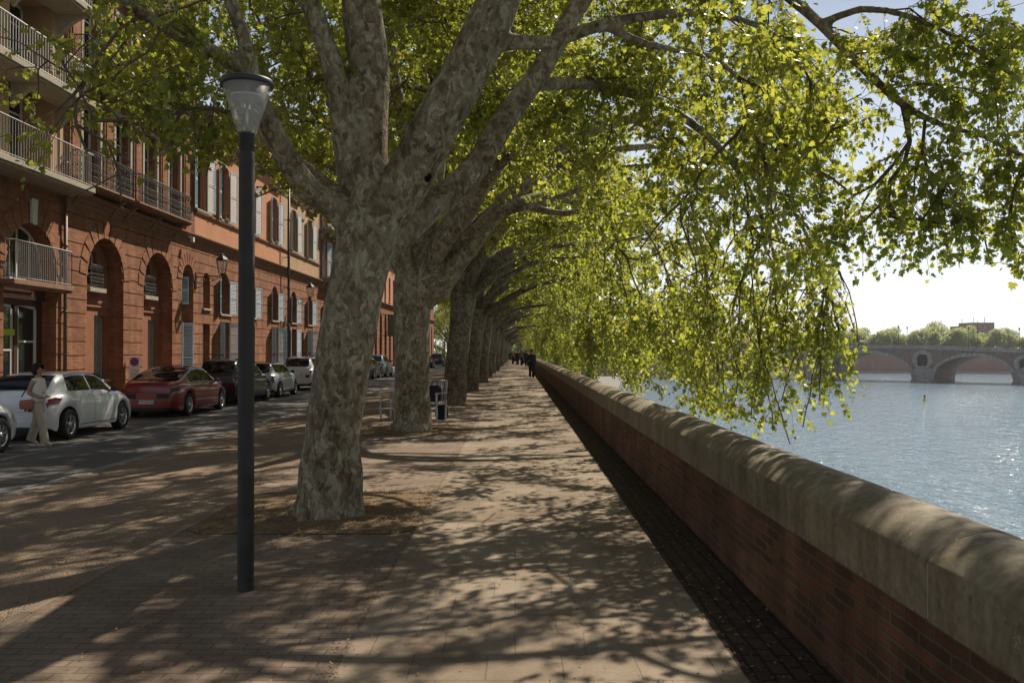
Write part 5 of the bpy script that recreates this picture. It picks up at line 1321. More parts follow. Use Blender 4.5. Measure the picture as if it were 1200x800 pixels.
    if rails:
        b = MB()
        for sd in (1, -1): 
            pts = [surf(F(.16) + (F(.54) - F(.16)) * i / 8, 9.6, .045) for i in range(9)]; b.tube([(p[0] * sd, p[1], p[2]) for p in pts], .018, 6)
        b.build('roof_rails', M['trim'], e)
    # wheels
    for ya in (yr, yf):
        for sd in (1, -1):
            xo = sd * (hw - .035); b = MB()
            b.lathe([(r * .64, 0), (r * .70, .012 * sd), (r * .90, .014 * sd), (r * .97, -.005 * sd), (r, -.03 * sd), (r, -.17 * sd), (r * .93, -.20 * sd), (r * .6, -.20 * sd), (r*.2, -.18 * sd)], 32, 'x', (xo, ya, r))
            w_ = b.build('wheel', M['rubber'], e)
            b = MB(); b.lathe([(r * .66, -.002 * sd), (r * .62, .004 * sd), (r * .60, -.03 * sd), (r * .58, -.10 * sd)], 32, 'x', (xo, ya, r)); b.lathe([(0, .004 * sd), (r * .15, .0), (r * .17, -.03 * sd)], 16, 'x', (xo, ya, r))
            for q in range(spokes):
                a0 = 2 * math.pi * q / spokes + .3; da = .62 / spokes * 2.6
                P = []
                for rr, aa, dx in ((r * .14, a0 - da * .7, -.006), (r * .14, a0 + da * .7, -.006), (r * .62, a0 + da * .42, -.012), (r * .62, a0 - da * .30, -.012)): P.append((xo + dx * sd, ya + rr * math.cos(aa), r + rr * math.sin(aa)))
                b.face(P); Q = [(p[0] - .03 * sd, p[1], p[2]) for p in P]
                for i in range(4): b.face([P[i], P[(i + 1) % 4], Q[(i + 1) % 4], Q[i]])
            b.build('rim', M[alloy], w_)
            b = MB(); b.lathe([(0, -.095 * sd), (r * .60, -.095 * sd)], 24, 'x', (xo, ya, r)); b.build('brake_disc', M['trim'], w_)
    return e
CX = -10.55
make_car('hatch', 'white car cut off by the left edge, only its front wing showing', 'p_white', CX + .0, 17.62 - 2.03, spokes=9)
make_car('hatch', 'white hatchback with wraparound red tail lights behind the woman', 'p_white', CX + .0, 18.76 + 2.03)
make_car('sedan', 'dark red sedan with a glass roof and bright window trim', 'p_red', CX - .02, 25.5 + 2.345, 'cglass', plate='FW-559-EJ', chrome_line=True, spokes=10, tail='trim')
make_car('suv', 'black estate car half hidden by the lamp post', 'p_black', CX - .02, 31.35 + 2.175, rails=True, plate='GB-417-RD')
make_car('mini', 'small silver white car with a black roof', 'p_silver', CX + .02, 36.05 + 1.925, 'p_black', trim_arch=True)
make_car('suv', 'white crossover with black lower cladding left of the nearest trunk', 'p_cream', CX - .05, 42.9 + 2.175, rails=True, trim_arch=True)
make_car('hatch', 'dark grey hatchback seen between the first two trunks', 'p_grey', CX + .1, 61.5)
make_car('suv', 'silver crossover parked just ahead of the dark grey hatchback', 'p_silver', CX + .1, 67.2)
make_car('hatch', 'distant dark car left of the third trunk', 'p_black', CX + .3, 100.5)
make_car('suv', 'farthest black car at the end of the parked row', 'p_black', CX + .6, 112.5)
make_car('suv', 'dark van like car at the far end of the promenade', 'p_black', -1.0, 172, rz=R(90), group='cars at the far end of the promenade')
make_car('hatch', 'dark low car crossing the far end of the promenade', 'p_grey', 3.0, 173, rz=R(90), group='cars at the far end of the promenade')
# ================================================================== PEOPLE
def person(loc, rz, label, joints, mats, group=None, hair='hair', hairlong=False, name='person', face=True, cap=False):
    """joints: dict of world-scaled local points; one continuous skinned body, materials by body region"""
    J = {k: Vector(v) for k, v in joints.items()}
    V, E, Rr, reg = [], [], [], []
    def add(p, r): V.append(p); Rr.append(r); return len(V) - 1
    ix = {}
    def node(n, r): ix[n] = add(J[n], r)
    def edge(a, b_, region, mids=()):
        prev = ix[a]
        for t, r in mids:
            i = add(J[a].lerp(J[b_], t), r); E.append((prev, i)); reg.append(region); prev = i
        E.append((prev, ix[b_])); reg.append(region)
    for n, r in (('pelvis', .135), ('waist', .115), ('chest', .135), ('neckb', .075), ('neck', .052), ('head', .085), ('crown', .072)): node(n, r)
    for s in 'LR':
        for n, r in (('sh', .062), ('el', .042), ('wr', .027), ('hip', .098), ('kn', .066), ('an', .044), ('toe', .032), ('palm', .030)): node(n + s, r)
    edge('pelvis', 'waist', 'hips'); edge('waist', 'chest', 'torso'); edge('chest', 'neckb', 'torso'); edge('neckb', 'neck', 'skin'); edge('neck', 'head', 'skin'); edge('head', 'crown', 'skin')
    for s in 'LR':
        edge('chest', 'sh' + s, 'torso'); edge('sh' + s, 'el' + s, 'uparm', [(.4, .052)]); edge('el' + s, 'wr' + s, 'forearm', [(.35, .041)]); edge('wr' + s, 'palm' + s, 'skin')
        edge('pelvis', 'hip' + s, 'hips'); edge('hip' + s, 'kn' + s, 'legs', [(.4, .088)]); edge('kn' + s, 'an' + s, 'legs', [(.35, .066)]); edge('an' + s, 'toe' + s, 'shoe')
        # five fingers
        d = (J['palm' + s] - J['wr' + s]).normalized(); side = d.cross(Vector((0, 0, 1))); side = side.normalized() if side.length > .1 else Vector((0, 1, 0))
        for q in range(4):
            p0 = J['palm' + s] + side * (-.024 + .016 * q); l = (.052, .060, .056, .044)[q]
            a = add(p0 + d * .018, .0085); c1 = add(p0 + d * (.018 + l * .5), .008); c2 = add(p0 + d * (.018 + l * .9) + Vector((0, 0, -.012)), .007)
            E.append((ix['palm' + s], a)); reg.append('skin'); E.append((a, c1)); reg.append('skin'); E.append((c1, c2)); reg.append('skin')
        a = add(J['wr' + s].lerp(J['palm' + s], .55) - side * .035, .010); c1 = add(J['palm' + s] - side * .050 + d * .012, .0085); E.append((ix['palm' + s], a)); reg.append('skin'); E.append((a, c1)); reg.append('skin')
    me = bpy.data.meshes.new('body'); me.from_pydata(V, E, []); ob = mesh_obj('tmp', me)
    ob.modifiers.new('skin', 'SKIN'); sd = ob.modifiers.new('sub', 'SUBSURF'); sd.levels = 2; sd.render_levels = 2
    if not me.skin_vertices:
        bm = bmesh.new(); bm.from_mesh(me); bm.verts.layers.skin.verify(); bm.to_mesh(me); bm.free()
    for i, sv in enumerate(me.skin_vertices[0].data): sv.radius = (Rr[i], Rr[i]); sv.use_root = (i == 0)
    dg = bpy.context.evaluated_depsgraph_get(); me2 = bpy.data.meshes.new_from_object(ob.evaluated_get(dg)); bpy.data.objects.remove(ob)
    me2.materials.clear(); keys = ['hips', 'torso', 'skin', 'uparm', 'forearm', 'legs', 'shoe']
    for kx in keys: me2.materials.append(M[mats[kx]])
    A = np.array([V[a] for a, _ in E]); B = np.array([V[c] for _, c in E]); n = len(me2.polygons)
    cen = np.zeros(n * 3, np.float32); me2.polygons.foreach_get('center', cen); cen = cen.reshape(-1, 3); ab = B - A; L2 = (ab ** 2).sum(1) + 1e-9
    t = np.clip(((cen[:, None] - A[None]) * ab[None]).sum(2) / L2, 0, 1); dist = np.linalg.norm(cen[:, None] - (A[None] + t[..., None] * ab[None]), axis=2); best = dist.argmin(1)
    me2.polygons.foreach_set('material_index', np.array([keys.index(reg[i]) for i in best], np.int32)); me2.polygons.foreach_set('use_smooth', np.ones(n, bool))
    me2.name = 'body'
    e = empty(name, loc, rz, label, 'person', group); mesh_obj('body', me2, e)
    h = J['head']; fwd = J.get('face', Vector((0, 1, 0))).normalized(); rt = fwd.cross(Vector((0, 0, 1))).normalized()
    # hair: a cap of hair open at the face
    b = MB(); rows = []; n = 20; c = h + Vector((0, 0, .045)) - fwd * .012
    for i in range(10):
        th = math.pi * (.62 if not hairlong else .84) * i / 9; row = []
        for k in range(n):
            a = 2 * math.pi * k / n; front = math.cos(a); th2 = th * (1 - (.60 if front > .1 else 0) * max(0, front) ** .45)
            rr = .112 * (1 + .05 * math.sin(7 * a + i)) * (1.25 if hairlong and i > 5 and front < .2 else 1)
            row.append(c + fwd * (rr * 1.05 * math.sin(th2) * front) + rt * (rr * .92 * math.sin(th2) * math.sin(a)) + Vector((0, 0, rr * 1.1 * math.cos(th2))))
        rows.append(row)
    b.grid(rows, closed=True); b.build('hair', M[hair], e)
    if face:
        b = MB(); q = h + fwd * .098
        b.ball(q + Vector((0, 0, .0)) + fwd * .006, .016, 8, 0, (1, 1, 1.5))
        for s in (-1, 1): b.ball(h + rt * (.085 * s) + Vector((0, 0, .005)), .022, 8, 0, (.5, 1, 1.4)); b.ball(q + rt * (.03 * s) + Vector((0, 0, .028)) - fwd * .016, .009, 8, 1)
        b.ball(q - Vector((0, 0, .036)) - fwd * .004, .016, 8, 2, (1, 1, .35)); b.build('face_features', [M['skin'], M['ink'], M['petal']], e)
    return e
def pose(h=1.62, stride=.0, arms=None, bend=0, lean=0, hipw=.085, sw=.17):
    k = h / 1.70
    P = dict(pelvis=(0, 0, .93), waist=(0, .0 + lean * .15, 1.08), chest=(0, lean * .5, 1.27), neckb=(0, lean * .8, 1.43), neck=(0, lean, 1.49), head=(0, lean * 1.05 + .012, 1.575), crown=(0, lean * 1.1 - .01, 1.645))
    for s, sg in (('L', -1), ('R', 1)):
        st = stride * sg
        P['hip' + s] = (hipw * sg, 0, .87); P['kn' + s] = (hipw * sg * .95, st * .55 + abs(stride) * .12, .49); P['an' + s] = (hipw * sg * .9, st, .085 + (.05 if st < 0 else 0)); P['toe' + s] = (hipw * sg * 1.0, st + .15, .035 + (-.0 if st >= 0 else .01))
        P['sh' + s] = (sw * sg, lean * .6, 1.385)
        P['el' + s] = (sw * sg * 1.18, lean * .5 - st * .35, 1.10); P['wr' + s] = (sw * sg * 1.15, lean * .5 - st * .7 + .06, .87); P['palm' + s] = (sw * sg * 1.12, lean * .5 - st * .8 + .09, .80)
    if arms:
        for kx, v in arms.items(): P[kx] = v
    P = {a: tuple(x * k for x in v) for a, v in P.items()}
    return P
# woman in cream top and beige trousers, walking to the right in the gap between two white cars
P = pose(1.64, .19, dict(elR=(.20, -.10, 1.12), wrR=(.17, .13, 1.03), palmR=(.14, .20, 1.02), elL=(-.20, -.12, 1.12), wrL=(-.12, .10, 1.04), palmL=(-.06, .17, 1.03)))
w_ = person((-9.62, 17.95, -.166), R(-90), 'woman with dark hair, cream top and wide beige trousers walking between the white cars', P,
            dict(hips='beige', torso='cream', skin='skin', uparm='skin', forearm='skin', legs='beige', shoe='shoe'), hairlong=True)
# her trousers are wide, her top loose: cloth shells over the body
def legs_cloth(e, P, mat, w=1.32):
    for s in 'LR':
        b = MB(); h, k, a = Vector(P['hip' + s]), Vector(P['kn' + s]), Vector(P['an' + s]); pts = [h + Vector((0, 0, .02)), h.lerp(k, .35), h.lerp(k, .75), k, k.lerp(a, .4), k.lerp(a, .8), a + Vector((0, 0, -.015))]
        b.tube(pts, [.115 * w / 1.2, .108 * w / 1.2, .092 * w / 1.2, .088 * w / 1.2, .085 * w / 1.2, .088 * w / 1.2, .092 * w / 1.2], 14, cap=False); b.build('trouser_leg', M[mat], e)
legs_cloth(w_, P, 'beige', 1.12)
b = MB(); rows = []
for z, rx, ry, y in ((1.39, .13, .085, 0), (1.34, .185, .115, 0), (1.22, .19, .135, .01), (1.08, .17, .125, .01), (1.0, .165, .13, .005), (.95, .17, .135, 0)): rows.append([(rx * .965 * math.cos(a), y + ry * math.sin(a), z * .965) for a in [2 * math.pi * k / 18 for k in range(18)]])
b.grid(rows, closed=True); b.build('loose_top', M['cream'], w_)
e = empty('shoulder_bag', (-9.62, 17.95, -.166), R(-90), 'coral red shoulder bag hanging at the hip of the woman in cream', 'bag')
b = MB(); rows = []
for i in range(7):
    t = i / 6; rows.append([((.215 + .045 * math.cos(a) * (1 - .3 * t)), -.12 + (.125 + .02 * math.sin(3.1 * t)) * math.sin(a), .76 + .19 * t + .012 * math.sin(a) * t) for a in [2 * math.pi * k / 16 for k in range(16)]])
ids = b.grid(rows, closed=True); b.f += [ids[0][::-1], ids[-1]]; b.m += [0, 0]; b.sm += [False, False]; b.build('bag_body', M['coral'], e)
b = MB(); b.tube([(.215, -.22, 1.0), (.18, -.10, 1.22), (.10, -.06, 1.37), (-.02, -.02, 1.40), (-.12, .10, 1.25), (0.05, .13, 1.08), (.2, 0, 1.0)], .012, 5); b.build('strap', M['ink'], e)

dark = dict(hips='blackcloth', torso='navy', skin='skin', uparm='navy', forearm='navy', legs='blackcloth', shoe='ink')
P = pose(1.82, -.20, dict(elR=(.28, -.05, 1.15), wrR=(.20, .14, 1.05), palmR=(.15, .2, 1.05)), lean=.06, sw=.20)
p_ = person((.93, 57.5, 0), R(184), 'nearest walker on the path, all in dark clothes beside the parapet', P, dark)
legs_cloth(p_, P, 'blackcloth', 1.15)
b = MB(); rows = []
for z, rx, ry, y in ((1.52, .10, .09, .05), (1.46, .22, .13, .04), (1.28, .25, .17, .03), (1.08, .23, .165, .01), (.85, .25, .18, 0)): rows.append([(rx * math.cos(a), y + ry * math.sin(a), z) for a in [2 * math.pi * k / 18 for k in range(18)]])
b.grid(rows, closed=True); b.build('coat', M['navy'], p_)
grp = 'people walking in a group farther along the path'
defs = [(-.55, 118, 1.72, .15, 'pinkcloth', 'walker in dusty pink near the middle of the far group'), (.05, 108, 1.80, -.18, 'blackcloth', 'black clad walker in front of the far group'), (.65, 112, 1.74, .16, 'navy', 'navy clad walker nearest the parapet in the far group'),
        (1.0, 98, 1.78, -.16, 'blackcloth', 'dark walker just behind the nearest walker by the parapet'), (.1, 122, 1.78, -.14, 'navy', 'tall dark walker at the back of the far group'), (-.3, 142, 1.70, .1, 'navy', 'lone small figure left of the far group'), (.55, 104, 1.68, .1, 'pinkcloth', 'shorter walker in dusty pink half hidden in the far group'), (.95, 120, 1.82, .12, 'blackcloth', 'tall black clad walker at the right rear of the far group')]
for x, y, h, st, c, lab in defs:
    m = dict(dark); m['torso'] = m['uparm'] = m['forearm'] = c; P = pose(h, st, sw=.19)
    q = person((x, y, 0), R(180 if st > 0 else 5), lab, P, m, grp, face=False); legs_cloth(q, P, 'blackcloth', 1.1)
# ================================================================== THE BRIDGE, FAR BANK
ux, uy = math.cos(R(-45)), math.sin(R(-45)); vx, vy = -uy, ux      # u along the bridge (left to right), v to the back
BO = (135.4, 300.0)
root = empty('stone_bridge', (BO[0], BO[1], 0), R(-45), 'long old bridge of grey stone arches and brick spandrels with holes above the piers', 'bridge')
PU = [-104, -76, -39.2, 0, 31, 62, 92]     # pier centres along u
deck = lambda u: 2.9 + .9 * math.exp(-((u + 30) / 60.0) ** 2) - 1.3 * max(0, min(1, (u + 5) / 45.0))
W0, BW, PH = WATER_Z, 19.0, 3.6
SPW = {0: MB(), BW: MB()}; st = MB(); und = MB()
for a, c in zip(PU, PU[1:]):
    uc, w = (a + c) / 2, (c - a) - 2 * PH; zt = deck(uc) - 2.9; zs = W0 + 1.6; rise = zt - zs; n = 26
    P = [(uc - w / 2 + w * i / n) for i in range(n + 1)]; Z = [zs + rise * math.sqrt(max(0, 1 - ((p - uc) / (w / 2)) ** 2)) ** .92 for p in P]
    th = 1.15
    n_ = [];
    for i in range(n + 1):
        ang = math.pi * (1 - i / n); n_.append((math.cos(ang), math.sin(ang)))
    Po = [p + th * q[0] for p, q in zip(P, n_)]; Zo = [z + th * q[1] for z, q in zip(Z, n_)]
    for i in range(n):
        for v in (-.22, BW + .22): st.face([(P[i], v, Z[i]), (P[i + 1], v, Z[i + 1]), (Po[i + 1], v, Zo[i + 1]), (Po[i], v, Zo[i])])
        st.face([(Po[i], -.22, Zo[i]), (Po[i + 1], -.22, Zo[i + 1]), (Po[i + 1], 0, Zo[i + 1]), (Po[i], 0, Zo[i])])
        und.face([(P[i], -.22, Z[i]), (P[i + 1], -.22, Z[i + 1]), (P[i + 1], BW + .22, Z[i + 1]), (P[i], BW + .22, Z[i])])
        for v in (0, BW): SPW[v].face([(P[i], v, Z[i]), (P[i + 1], v, Z[i + 1]), (P[i + 1], v, deck(P[i + 1]) - 1.1), (P[i], v, deck(P[i]) - 1.1)])
    for s_, q in ((uc - w / 2, 0), (uc + w / 2, 1)): und.face([(s_, -.22, W0 - 1), (s_, BW + .22, W0 - 1), (s_, BW + .22, zs), (s_, -.22, zs)])
us = [PU[0] + (PU[-1] - PU[0]) * i / 60 for i in range(61)]
for i in range(60):      # parapet and string course, following the hump
    a, c = us[i], us[i + 1]; za, zc = deck(a), deck(c)
    for v0, v1 in ((-.35, .25), (BW - .25, BW + .35)):
        for z0_, z1_, e_ in ((-1.1, -.75, .12), (-.75, 0, 0)):
            vv0, vv1 = v0 - e_, v1 + e_
            st.face([(a, vv0, za + z0_), (c, vv0, zc + z0_), (c, vv0, zc + z1_), (a, vv0, za + z1_)]); st.face([(a, vv1, za + z0_), (c, vv1, zc + z0_), (c, vv1, zc + z1_), (a, vv1, za + z1_)])
            st.face([(a, vv0, za + z1_), (c, vv0, zc + z1_), (c, vv1, zc + z1_), (a, vv1, za + z1_)]); st.face([(a, vv0, za + z0_), (c, vv0, zc + z0_), (c, vv1, zc + z0_), (a, vv1, za + z0_)])
    und.face([(a, .25, za - .95), (c, .25, zc - .95), (c, BW - .25, zc - .95), (a, BW - .25, za - .95)])
st.build('arch_rings', M['bridge_stone'], root); und.build('arch_vaults', M['bridge_brick'], root)
for u in PU:
    for v in (0, BW): SPW[v].face([(u - PH, v, W0), (u + PH, v, W0), (u + PH, v, deck(u) - 1.1), (u - PH, v, deck(u) - 1.1)])
for q in SPW.values(): q.build('spandrel_wall', M['bridge_brick'], root)
for u in PU:       # piers: cutwater with pyramid cap, shell-framed flood hole above
    b = MB(); top = -4.6; nose = 5.0
    b.face([(u - PH, 0, W0 - 1), (u - PH, 0, top), (u, -nose, top - 1.6), (u, -nose, W0 - 1)]); b.face([(u + PH, 0, W0 - 1), (u, -nose, W0 - 1), (u, -nose, top - 1.6), (u + PH, 0, top)])
    b.face([(u - PH, 0, top), (u, -.25, top + 1.5), (u, -nose, top - 1.6)]); b.face([(u + PH, 0, top), (u, -nose, top - 1.6), (u, -.25, top + 1.5)])
    b.face([(u - PH, 0, W0 - 1), (u + PH, 0, W0 - 1), (u + PH, 0, top), (u - PH, 0, top)])
    b.face([(u - PH - .5, .2, W0 - 1), (u - PH - .5, .2, W0 + .7), (u, -nose - .9, W0 + .7), (u, -nose - .9, W0 - 1)]); b.face([(u + PH + .5, .2, W0 - 1), (u, -nose - .9, W0 - 1), (u, -nose - .9, W0 + .7), (u + PH + .5, .2, W0 + .7)]); b.face([(u - PH - .5, .2, W0 + .7), (u + PH + .5, .2, W0 + .7), (u, -nose - .9, W0 + .7)])
    p_ = b.build('pier', M['bridge_stone'], root)
    b = MB(); zc = deck(u) - 4.6; n = 28      # stone shell, open in the middle; a near-black panel gives the hole's shade
    out = [(u + 3.3 * math.cos(t), zc + 3.1 * math.sin(t)) for t in [2 * math.pi * k / n for k in range(n)]]; hw_ = [(u + 1.75 * math.copysign(abs(math.cos(t)) ** .6, math.cos(t)), zc - .3 + 2.1 * math.copysign(abs(math.sin(t)) ** .7, math.sin(t))) for t in [2 * math.pi * k / n for k in range(n)]]
    for k in range(n):
        j = (k + 1) % n; b.face([(out[k][0], -.5, out[k][1]), (out[j][0], -.5, out[j][1]), (hw_[j][0], -.42, hw_[j][1]), (hw_[k][0], -.42, hw_[k][1])]); b.face([(out[k][0], -.5, out[k][1]), (out[j][0], -.5, out[j][1]), (out[j][0], .05, out[j][1]), (out[k][0], .05, out[k][1])])
        b.face([(hw_[k][0], -.42, hw_[k][1]), (hw_[j][0], -.42, hw_[j][1]), (hw_[j][0], .2, hw_[j][1]), (hw_[k][0], .2, hw_[k][1])])
    b.build('shell_surround', M['bridge_stone'], p_)
    b = MB(); b.box(u - 1.7, u + 1.7, -.2, -.12, zc - 2.1, zc + 1.6); b.build('flood_hole_shade', M['hole_shade'], p_)  # panel before the solid wall, shade of the hole painted by its colour
for px in (851, 922, 1037, 1051, 1121, 1133, 1192):      # lamp standards on the bridge
    kx = (px - 606) / FPX; uu = (kx * BO[1] - BO[0]) / (ux - kx * uy); vv = .6 if px not in (1037, 1121) else BW - .6
    e = empty('bridge_lamp', (BO[0] + ux * uu + vx * vv, BO[1] + uy * uu + vy * vv, deck(uu) - .96), 0, 'tall lamp standard on the bridge %s' % {851: 'seen through the hanging leaves', 922: 'behind the hanging leaves, above the middle arch', 1037: 'in the far parapet, left of the near pair', 1051: 'right next to the far bank trees where they rise', 1121: 'below the left side of the brick tower block', 1133: 'in front of the brick tower block', 1192: 'nearest the right edge'}[px], 'street lamp', 'lamp standards on the bridge')
    b = MB(); b.tube([(0, 0, 0), (0, 0, 1), (0, 0, 6.8)], [.16, .10, .06], 6); b.build('pole', M['iron'], e); b = MB(); b.lathe([(.12, 6.7), (.28, 7.3), (.30, 7.35), (.05, 7.7)], 6); b.build('lantern', M['iron'], e)
# far bank: brick embankment with pale footing
def bank(P, z0_, z1_, mat, name, label, thick=3.0):
    b = MB()
    for (xa, ya), (xb, yb) in zip(P, P[1:]):
        b.face([(xa, ya, z0_), (xb, yb, z0_), (xb, yb, z1_), (xa, ya, z1_)]); b.face([(xa, ya, z1_), (xb, yb, z1_), (xb, yb + thick, z1_), (xa, ya + thick, z1_)])
    return tag(b.build(name, mat), label, 'wall')
BP = [(40, 470), (120, 440), (170, 425), (260, 405), (400, 380), (700, 330)]
bank(BP, -12, .6, M['far_brick'], 'embankment_wall', 'long red brick embankment wall on the far bank seen through the arches')
bank([(x, y - 2.5) for x, y in BP], -12, WATER_Z + .9, M['stone'], 'embankment_footing', 'pale stone footing at the waterline of the far embankment')
b = MB(); b.face([(40, 471, .4)] + [(x, y + 1, .4) for x, y in BP[1:]] + [(5000, 330, .4), (5000, 6000, .4), (-100, 6000, .4), (-100, 471, .4)]); o = b.build('far_ground', M['grass']); o['kind'] = 'structure'
# far trees
def far_tree(seed, H=11, Rr=5.0):
    rs = np.random.RandomState(seed); b = MB(); b.tube([(0, 0, 0), (0, 0, H * .35), (.3, 0, H * .6)], [.35, .28, .15], 6)
    for k in range(6): a = rs.uniform(0, 6.28); b.tube([(0, 0, H * .32), (math.cos(a) * Rr * .4, math.sin(a) * Rr * .4, H * .6)], [.18, .06], 4)
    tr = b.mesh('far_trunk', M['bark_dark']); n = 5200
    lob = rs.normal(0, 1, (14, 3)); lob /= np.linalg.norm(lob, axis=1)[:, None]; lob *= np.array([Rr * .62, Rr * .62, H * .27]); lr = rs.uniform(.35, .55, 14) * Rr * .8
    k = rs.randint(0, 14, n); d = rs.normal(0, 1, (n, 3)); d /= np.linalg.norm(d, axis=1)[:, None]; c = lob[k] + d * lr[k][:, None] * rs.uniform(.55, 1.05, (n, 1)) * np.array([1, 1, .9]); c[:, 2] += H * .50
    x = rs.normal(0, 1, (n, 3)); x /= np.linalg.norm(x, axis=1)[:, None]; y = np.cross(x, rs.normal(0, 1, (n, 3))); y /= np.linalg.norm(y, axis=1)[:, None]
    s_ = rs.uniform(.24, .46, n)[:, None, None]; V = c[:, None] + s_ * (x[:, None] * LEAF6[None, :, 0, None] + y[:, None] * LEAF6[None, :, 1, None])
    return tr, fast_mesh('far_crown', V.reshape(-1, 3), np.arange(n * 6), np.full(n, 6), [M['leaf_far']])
FT = [far_tree(5), far_tree(6, 12, 5.4), far_tree(7, 10, 4.8)]
rr = random.Random(4)
BPx = [p[0] for p in BP]; BPy = [p[1] for p in BP]
x = 60; i = 0
while x < 330:
    yb = float(np.interp(x, BPx, BPy)) + 7 + rr.uniform(0, 5); s_ = rr.uniform(.92, 1.16) * (1.2 if 165 < x < 215 else 1.05)
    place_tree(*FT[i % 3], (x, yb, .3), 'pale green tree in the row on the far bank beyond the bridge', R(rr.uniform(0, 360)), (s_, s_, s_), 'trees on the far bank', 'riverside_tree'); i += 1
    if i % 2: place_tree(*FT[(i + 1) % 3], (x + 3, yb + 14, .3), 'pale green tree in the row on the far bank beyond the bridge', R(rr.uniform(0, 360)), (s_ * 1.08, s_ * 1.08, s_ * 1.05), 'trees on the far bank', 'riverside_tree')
    x += rr.uniform(4.6, 6.6)
for i, (x, y, s_) in enumerate([(-4, 250, 1.0), (1.0, 262, 1.1), (-9, 262, 1.0), (5.5, 255, .8), (-1.5, 285, 1.2), (-6.5, 246, .8), (3.2, 300, 1.2)]):
    place_tree(*FT[i % 3], (x, y, -.8), 'bushy pale green tree closing the far end of the path', R(50 * i), (s_ * .8, s_ * .8, s_), 'bushy trees closing the far end of the path', 'bushy_tree')
# brick tower block beyond the trees
e = empty('apartment_block', (263, 520, .3), 0, 'stepped brick tower block with rooftop masts above the far trees', 'building')
b = MB(); b.box(-4, 9.5, -7, 7, 0, 17.6); b.box(-9.5, -4.01, -6, 6, 0, 15.6); b.box(-9.3, -5, -6.01, -5.9, 15.6, 16.6); b.build('block_walls', M['far_brick'], e)
b = MB(); [b.tube([(x, 0, z), (x, 0, z + h)], .14, 5) for x, z, h in ((-5.5, 15.6, 4.6), (1, 17.6, 3.6), (7.5, 17.6, 3.4), (3.6, 17.6, 1.5))]; b.build('masts', M['iron'], e)
for fl in range(5):
    for q in range(4):
        b = MB(); xx = -2.5 + q * 3.1; b.box(xx, xx + 1.5, -7.06, -7.0, 3 + fl * 2.9, 4.4 + fl * 2.9); b.build('window', M['glass'], e)
# buildings at the near end of the bridge, behind the leaves
def far_house(x, y, w, d, h, wall, label, rp=2.5):
    e = empty('riverside_house', (x, y, -.3), 0, label, 'house', 'houses at the near end of the bridge'); b = MB(); b.box(-w / 2, w / 2, -d / 2, d / 2, -9, h); b.build('wall', M[wall], e)
    b = MB(); b.face([(-w / 2 - .4, -d / 2 - .4, h), (w / 2 + .4, -d / 2 - .4, h), (w / 2 + .4, 0, h + rp), (-w / 2 - .4, 0, h + rp)]); b.face([(-w / 2 - .4, d / 2 + .4, h), (-w / 2 - .4, 0, h + rp), (w / 2 + .4, 0, h + rp), (w / 2 + .4, d / 2 + .4, h)])
    for s in (-1, 1): b.face([(s * (w / 2 + .4), -d / 2 - .4, h), (s * (w / 2 + .4), d / 2 + .4, h), (s * (w / 2 + .4), 0, h + rp)])
    b.build('roof', M['roof'], e); nx = max(2, int(w / 3.2))
    for q in range(nx):
        for fl in range(int(h / 3.2)):
            b = MB(); xx = -w / 2 + (q + .5) * w / nx; b.box(xx - .5, xx + .5, -d / 2 - .04, -d / 2, 1 + fl * 3.2, 2.7 + fl * 3.2); b.build('window', M['glass'], e)
far_house(66, 402, 22, 14, 11.5, 'render_ochre', 'tall ochre house farthest left behind the hanging leaves near the bridge'); far_house(97, 408, 20, 14, 6.5, 'render_pink', 'low rose house with tiled roof behind the leaves above the bridge'); far_house(36, 372, 24, 14, 12.5, 'brick', 'brick house nearest the quay at the bridge end'); far_house(124, 445, 16, 12, 5.0, 'stone', 'small pale house right of the low rose house behind the leaves')
# buoys
def buoy(px, Y, label, mat, s_=1.0):
    x, y, _ = at(px, 470, Y); e = empty('buoy', (x, y, WATER_Z - .1), 0, label, 'buoy', None); b = MB(); b.lathe([(0, -.1), (.42 * s_, 0), (.48 * s_, .35 * s_), (.36 * s_, .55 * s_), (.16 * s_, .6 * s_)], 14); b.build('float', M[mat], e)
    b = MB(); b.lathe([(.16 * s_, .6 * s_), (.14 * s_, 1.1 * s_), (.26 * s_, 1.15 * s_), (.26 * s_, 1.45 * s_), (0, 1.5 * s_)], 10); b.build('topmark', M['iron' if mat == 'yellow' else mat], e)
buoy(1082, 190, 'yellow buoy floating on the river in front of the bridge', 'yellow', .85); buoy(1081, 158, 'small pale buoy on the water below the yellow one', 'plate', .42)
# ================================================================== LIGHT, SKY, CAMERA
SUN_AZ, SUN_EL = 32.0, 47.0           # degrees right of the street direction, above the horizon
sc = bpy.context.scene
w = bpy.data.worlds.new('World'); sc.world = w; w.use_nodes = True
nt = w.node_tree; nt.nodes.clear()
out = nt.nodes.new('ShaderNodeOutputWorld'); bg = nt.nodes.new('ShaderNodeBackground'); sky = nt.nodes.new('ShaderNodeTexSky')
sky.sky_type = 'NISHITA'; sky.sun_disc = False; sky.sun_elevation = R(SUN_EL); sky.sun_rotation = R(SUN_AZ)
sky.air_density = 1.0; sky.dust_density = .7; sky.ozone_density = 1.2; sky.altitude = 150
if 1:      # the air over the river: pale even haze
    hb = MB(); hb.box(-4100, 5100, -70, 6100, -12, 60); HZ = NT('haze_air'); pv = HZ.n('ShaderNodeVolumePrincipled'); pv.inputs['Color'].default_value = (.93, .95, 1, 1); pv.inputs['Density'].default_value = .00013; pv.inputs['Anisotropy'].default_value = .3; HZ.l(pv.outputs[0], HZ.out.inputs['Volume']); o = hb.build('haze', HZ.mat); o['kind'] = 'stuff'; o['label'] = 'faint pale haze in the air over the river'
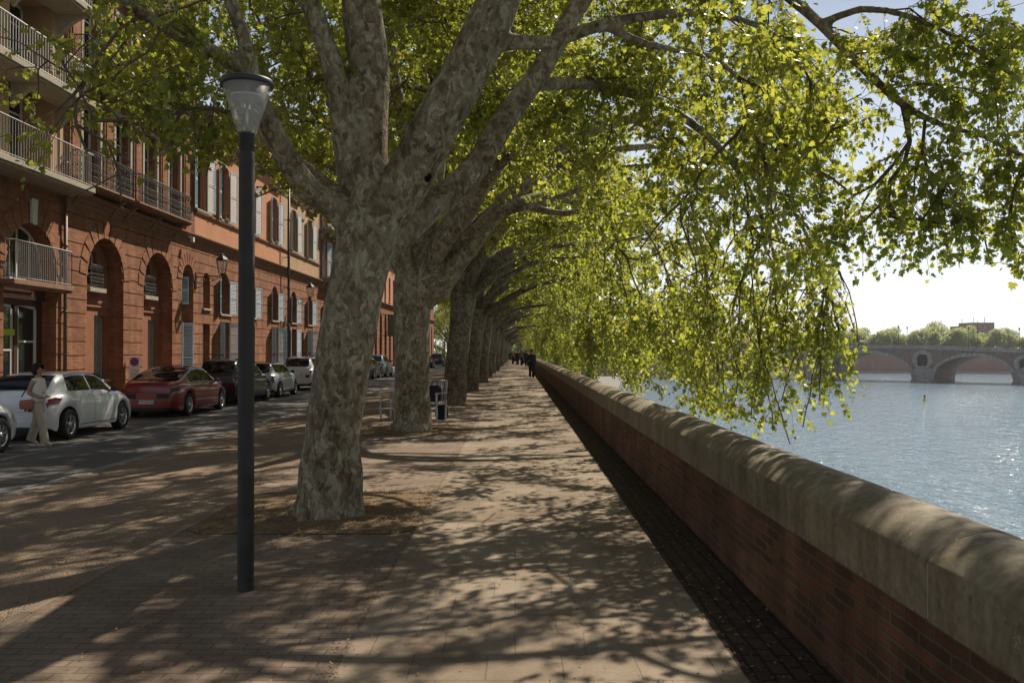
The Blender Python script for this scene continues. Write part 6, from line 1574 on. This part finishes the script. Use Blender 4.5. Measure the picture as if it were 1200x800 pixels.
# thin high cloud veil, brighter low down
tc = nt.nodes.new('ShaderNodeTexCoord'); mp = nt.nodes.new('ShaderNodeMapping'); mp.inputs['Scale'].default_value = (1, 1, 4.5)
nz = nt.nodes.new('ShaderNodeTexNoise'); nz.inputs['Scale'].default_value = 2.2; nz.inputs['Detail'].default_value = 7; nz.inputs['Roughness'].default_value = .55
cr = nt.nodes.new('ShaderNodeValToRGB'); cr.color_ramp.elements[0].position = .44; cr.color_ramp.elements[0].color = (0, 0, 0, 1); cr.color_ramp.elements[1].position = .72; cr.color_ramp.elements[1].color = (.45, .45, .45, 1)
mx = nt.nodes.new('ShaderNodeMix'); mx.data_type = 'RGBA'; mx.inputs[7].default_value = (14.6, 15.1, 15.8, 1)
L = nt.links.new
L(tc.outputs['Generated'], mp.inputs[0]); L(mp.outputs[0], nz.inputs['Vector']); L(nz.outputs['Fac'], cr.inputs[0]); sx = nt.nodes.new('ShaderNodeSeparateXYZ'); L(tc.outputs['Generated'], sx.inputs[0])
hz = nt.nodes.new('ShaderNodeValToRGB'); hz.color_ramp.elements[0].position = 0.0; hz.color_ramp.elements[0].color = (.92, .92, .92, 1); hz.color_ramp.elements[1].position = .40; hz.color_ramp.elements[1].color = (.05, .05, .05, 1); L(sx.outputs[2], hz.inputs[0])
am = nt.nodes.new('ShaderNodeMath'); am.operation = 'MAXIMUM'; L(cr.outputs[0], am.inputs[0]); L(hz.outputs[0], am.inputs[1]); L(am.outputs[0], mx.inputs[0]); L(sky.outputs[0], mx.inputs[6])
L(mx.outputs[2], bg.inputs[0]); bg.inputs[1].default_value = .051; L(bg.outputs[0], out.inputs[0])
sd = bpy.data.lights.new('sun', 'SUN'); sd.energy = 5.0; sd.angle = R(.53); sd.color = (1, .90, .76)
so = bpy.data.objects.new('sun', sd); COL.objects.link(so)
dv = Vector((math.sin(R(SUN_AZ)) * math.cos(R(SUN_EL)), math.cos(R(SUN_AZ)) * math.cos(R(SUN_EL)), math.sin(R(SUN_EL))))
so.rotation_euler = dv.to_track_quat('Z', 'Y').to_euler(); so.location = dv * 60
cd = bpy.data.cameras.new('camera'); cam = bpy.data.objects.new('camera', cd); COL.objects.link(cam); sc.camera = cam
cd.sensor_width = 36; cd.sensor_fit = 'HORIZONTAL'; cd.lens = 31.5; cd.clip_start = .05; cd.clip_end = 9000
cam.location = (0, 0, EYE); cam.rotation_euler = (R(90.6), 0, R(.327))
sc.view_settings.view_transform = 'Standard'; sc.view_settings.look = 'None'; sc.view_settings.gamma = 1; sc.view_settings.exposure = .56; sc.view_settings.use_curve_mapping = False
sc.render.resolution_x = 1024; sc.render.resolution_y = 682
c = sc.cycles
c.max_bounces = 8; c.diffuse_bounces = 2; c.glossy_bounces = 3; c.transmission_bounces = 4; c.transparent_max_bounces = 8; c.sample_clamp_indirect = 6; c.sample_clamp_direct = 0
c.use_denoising = True; c.denoiser = 'OPENIMAGEDENOISE'; c.caustics_reflective = False; c.caustics_refractive = False
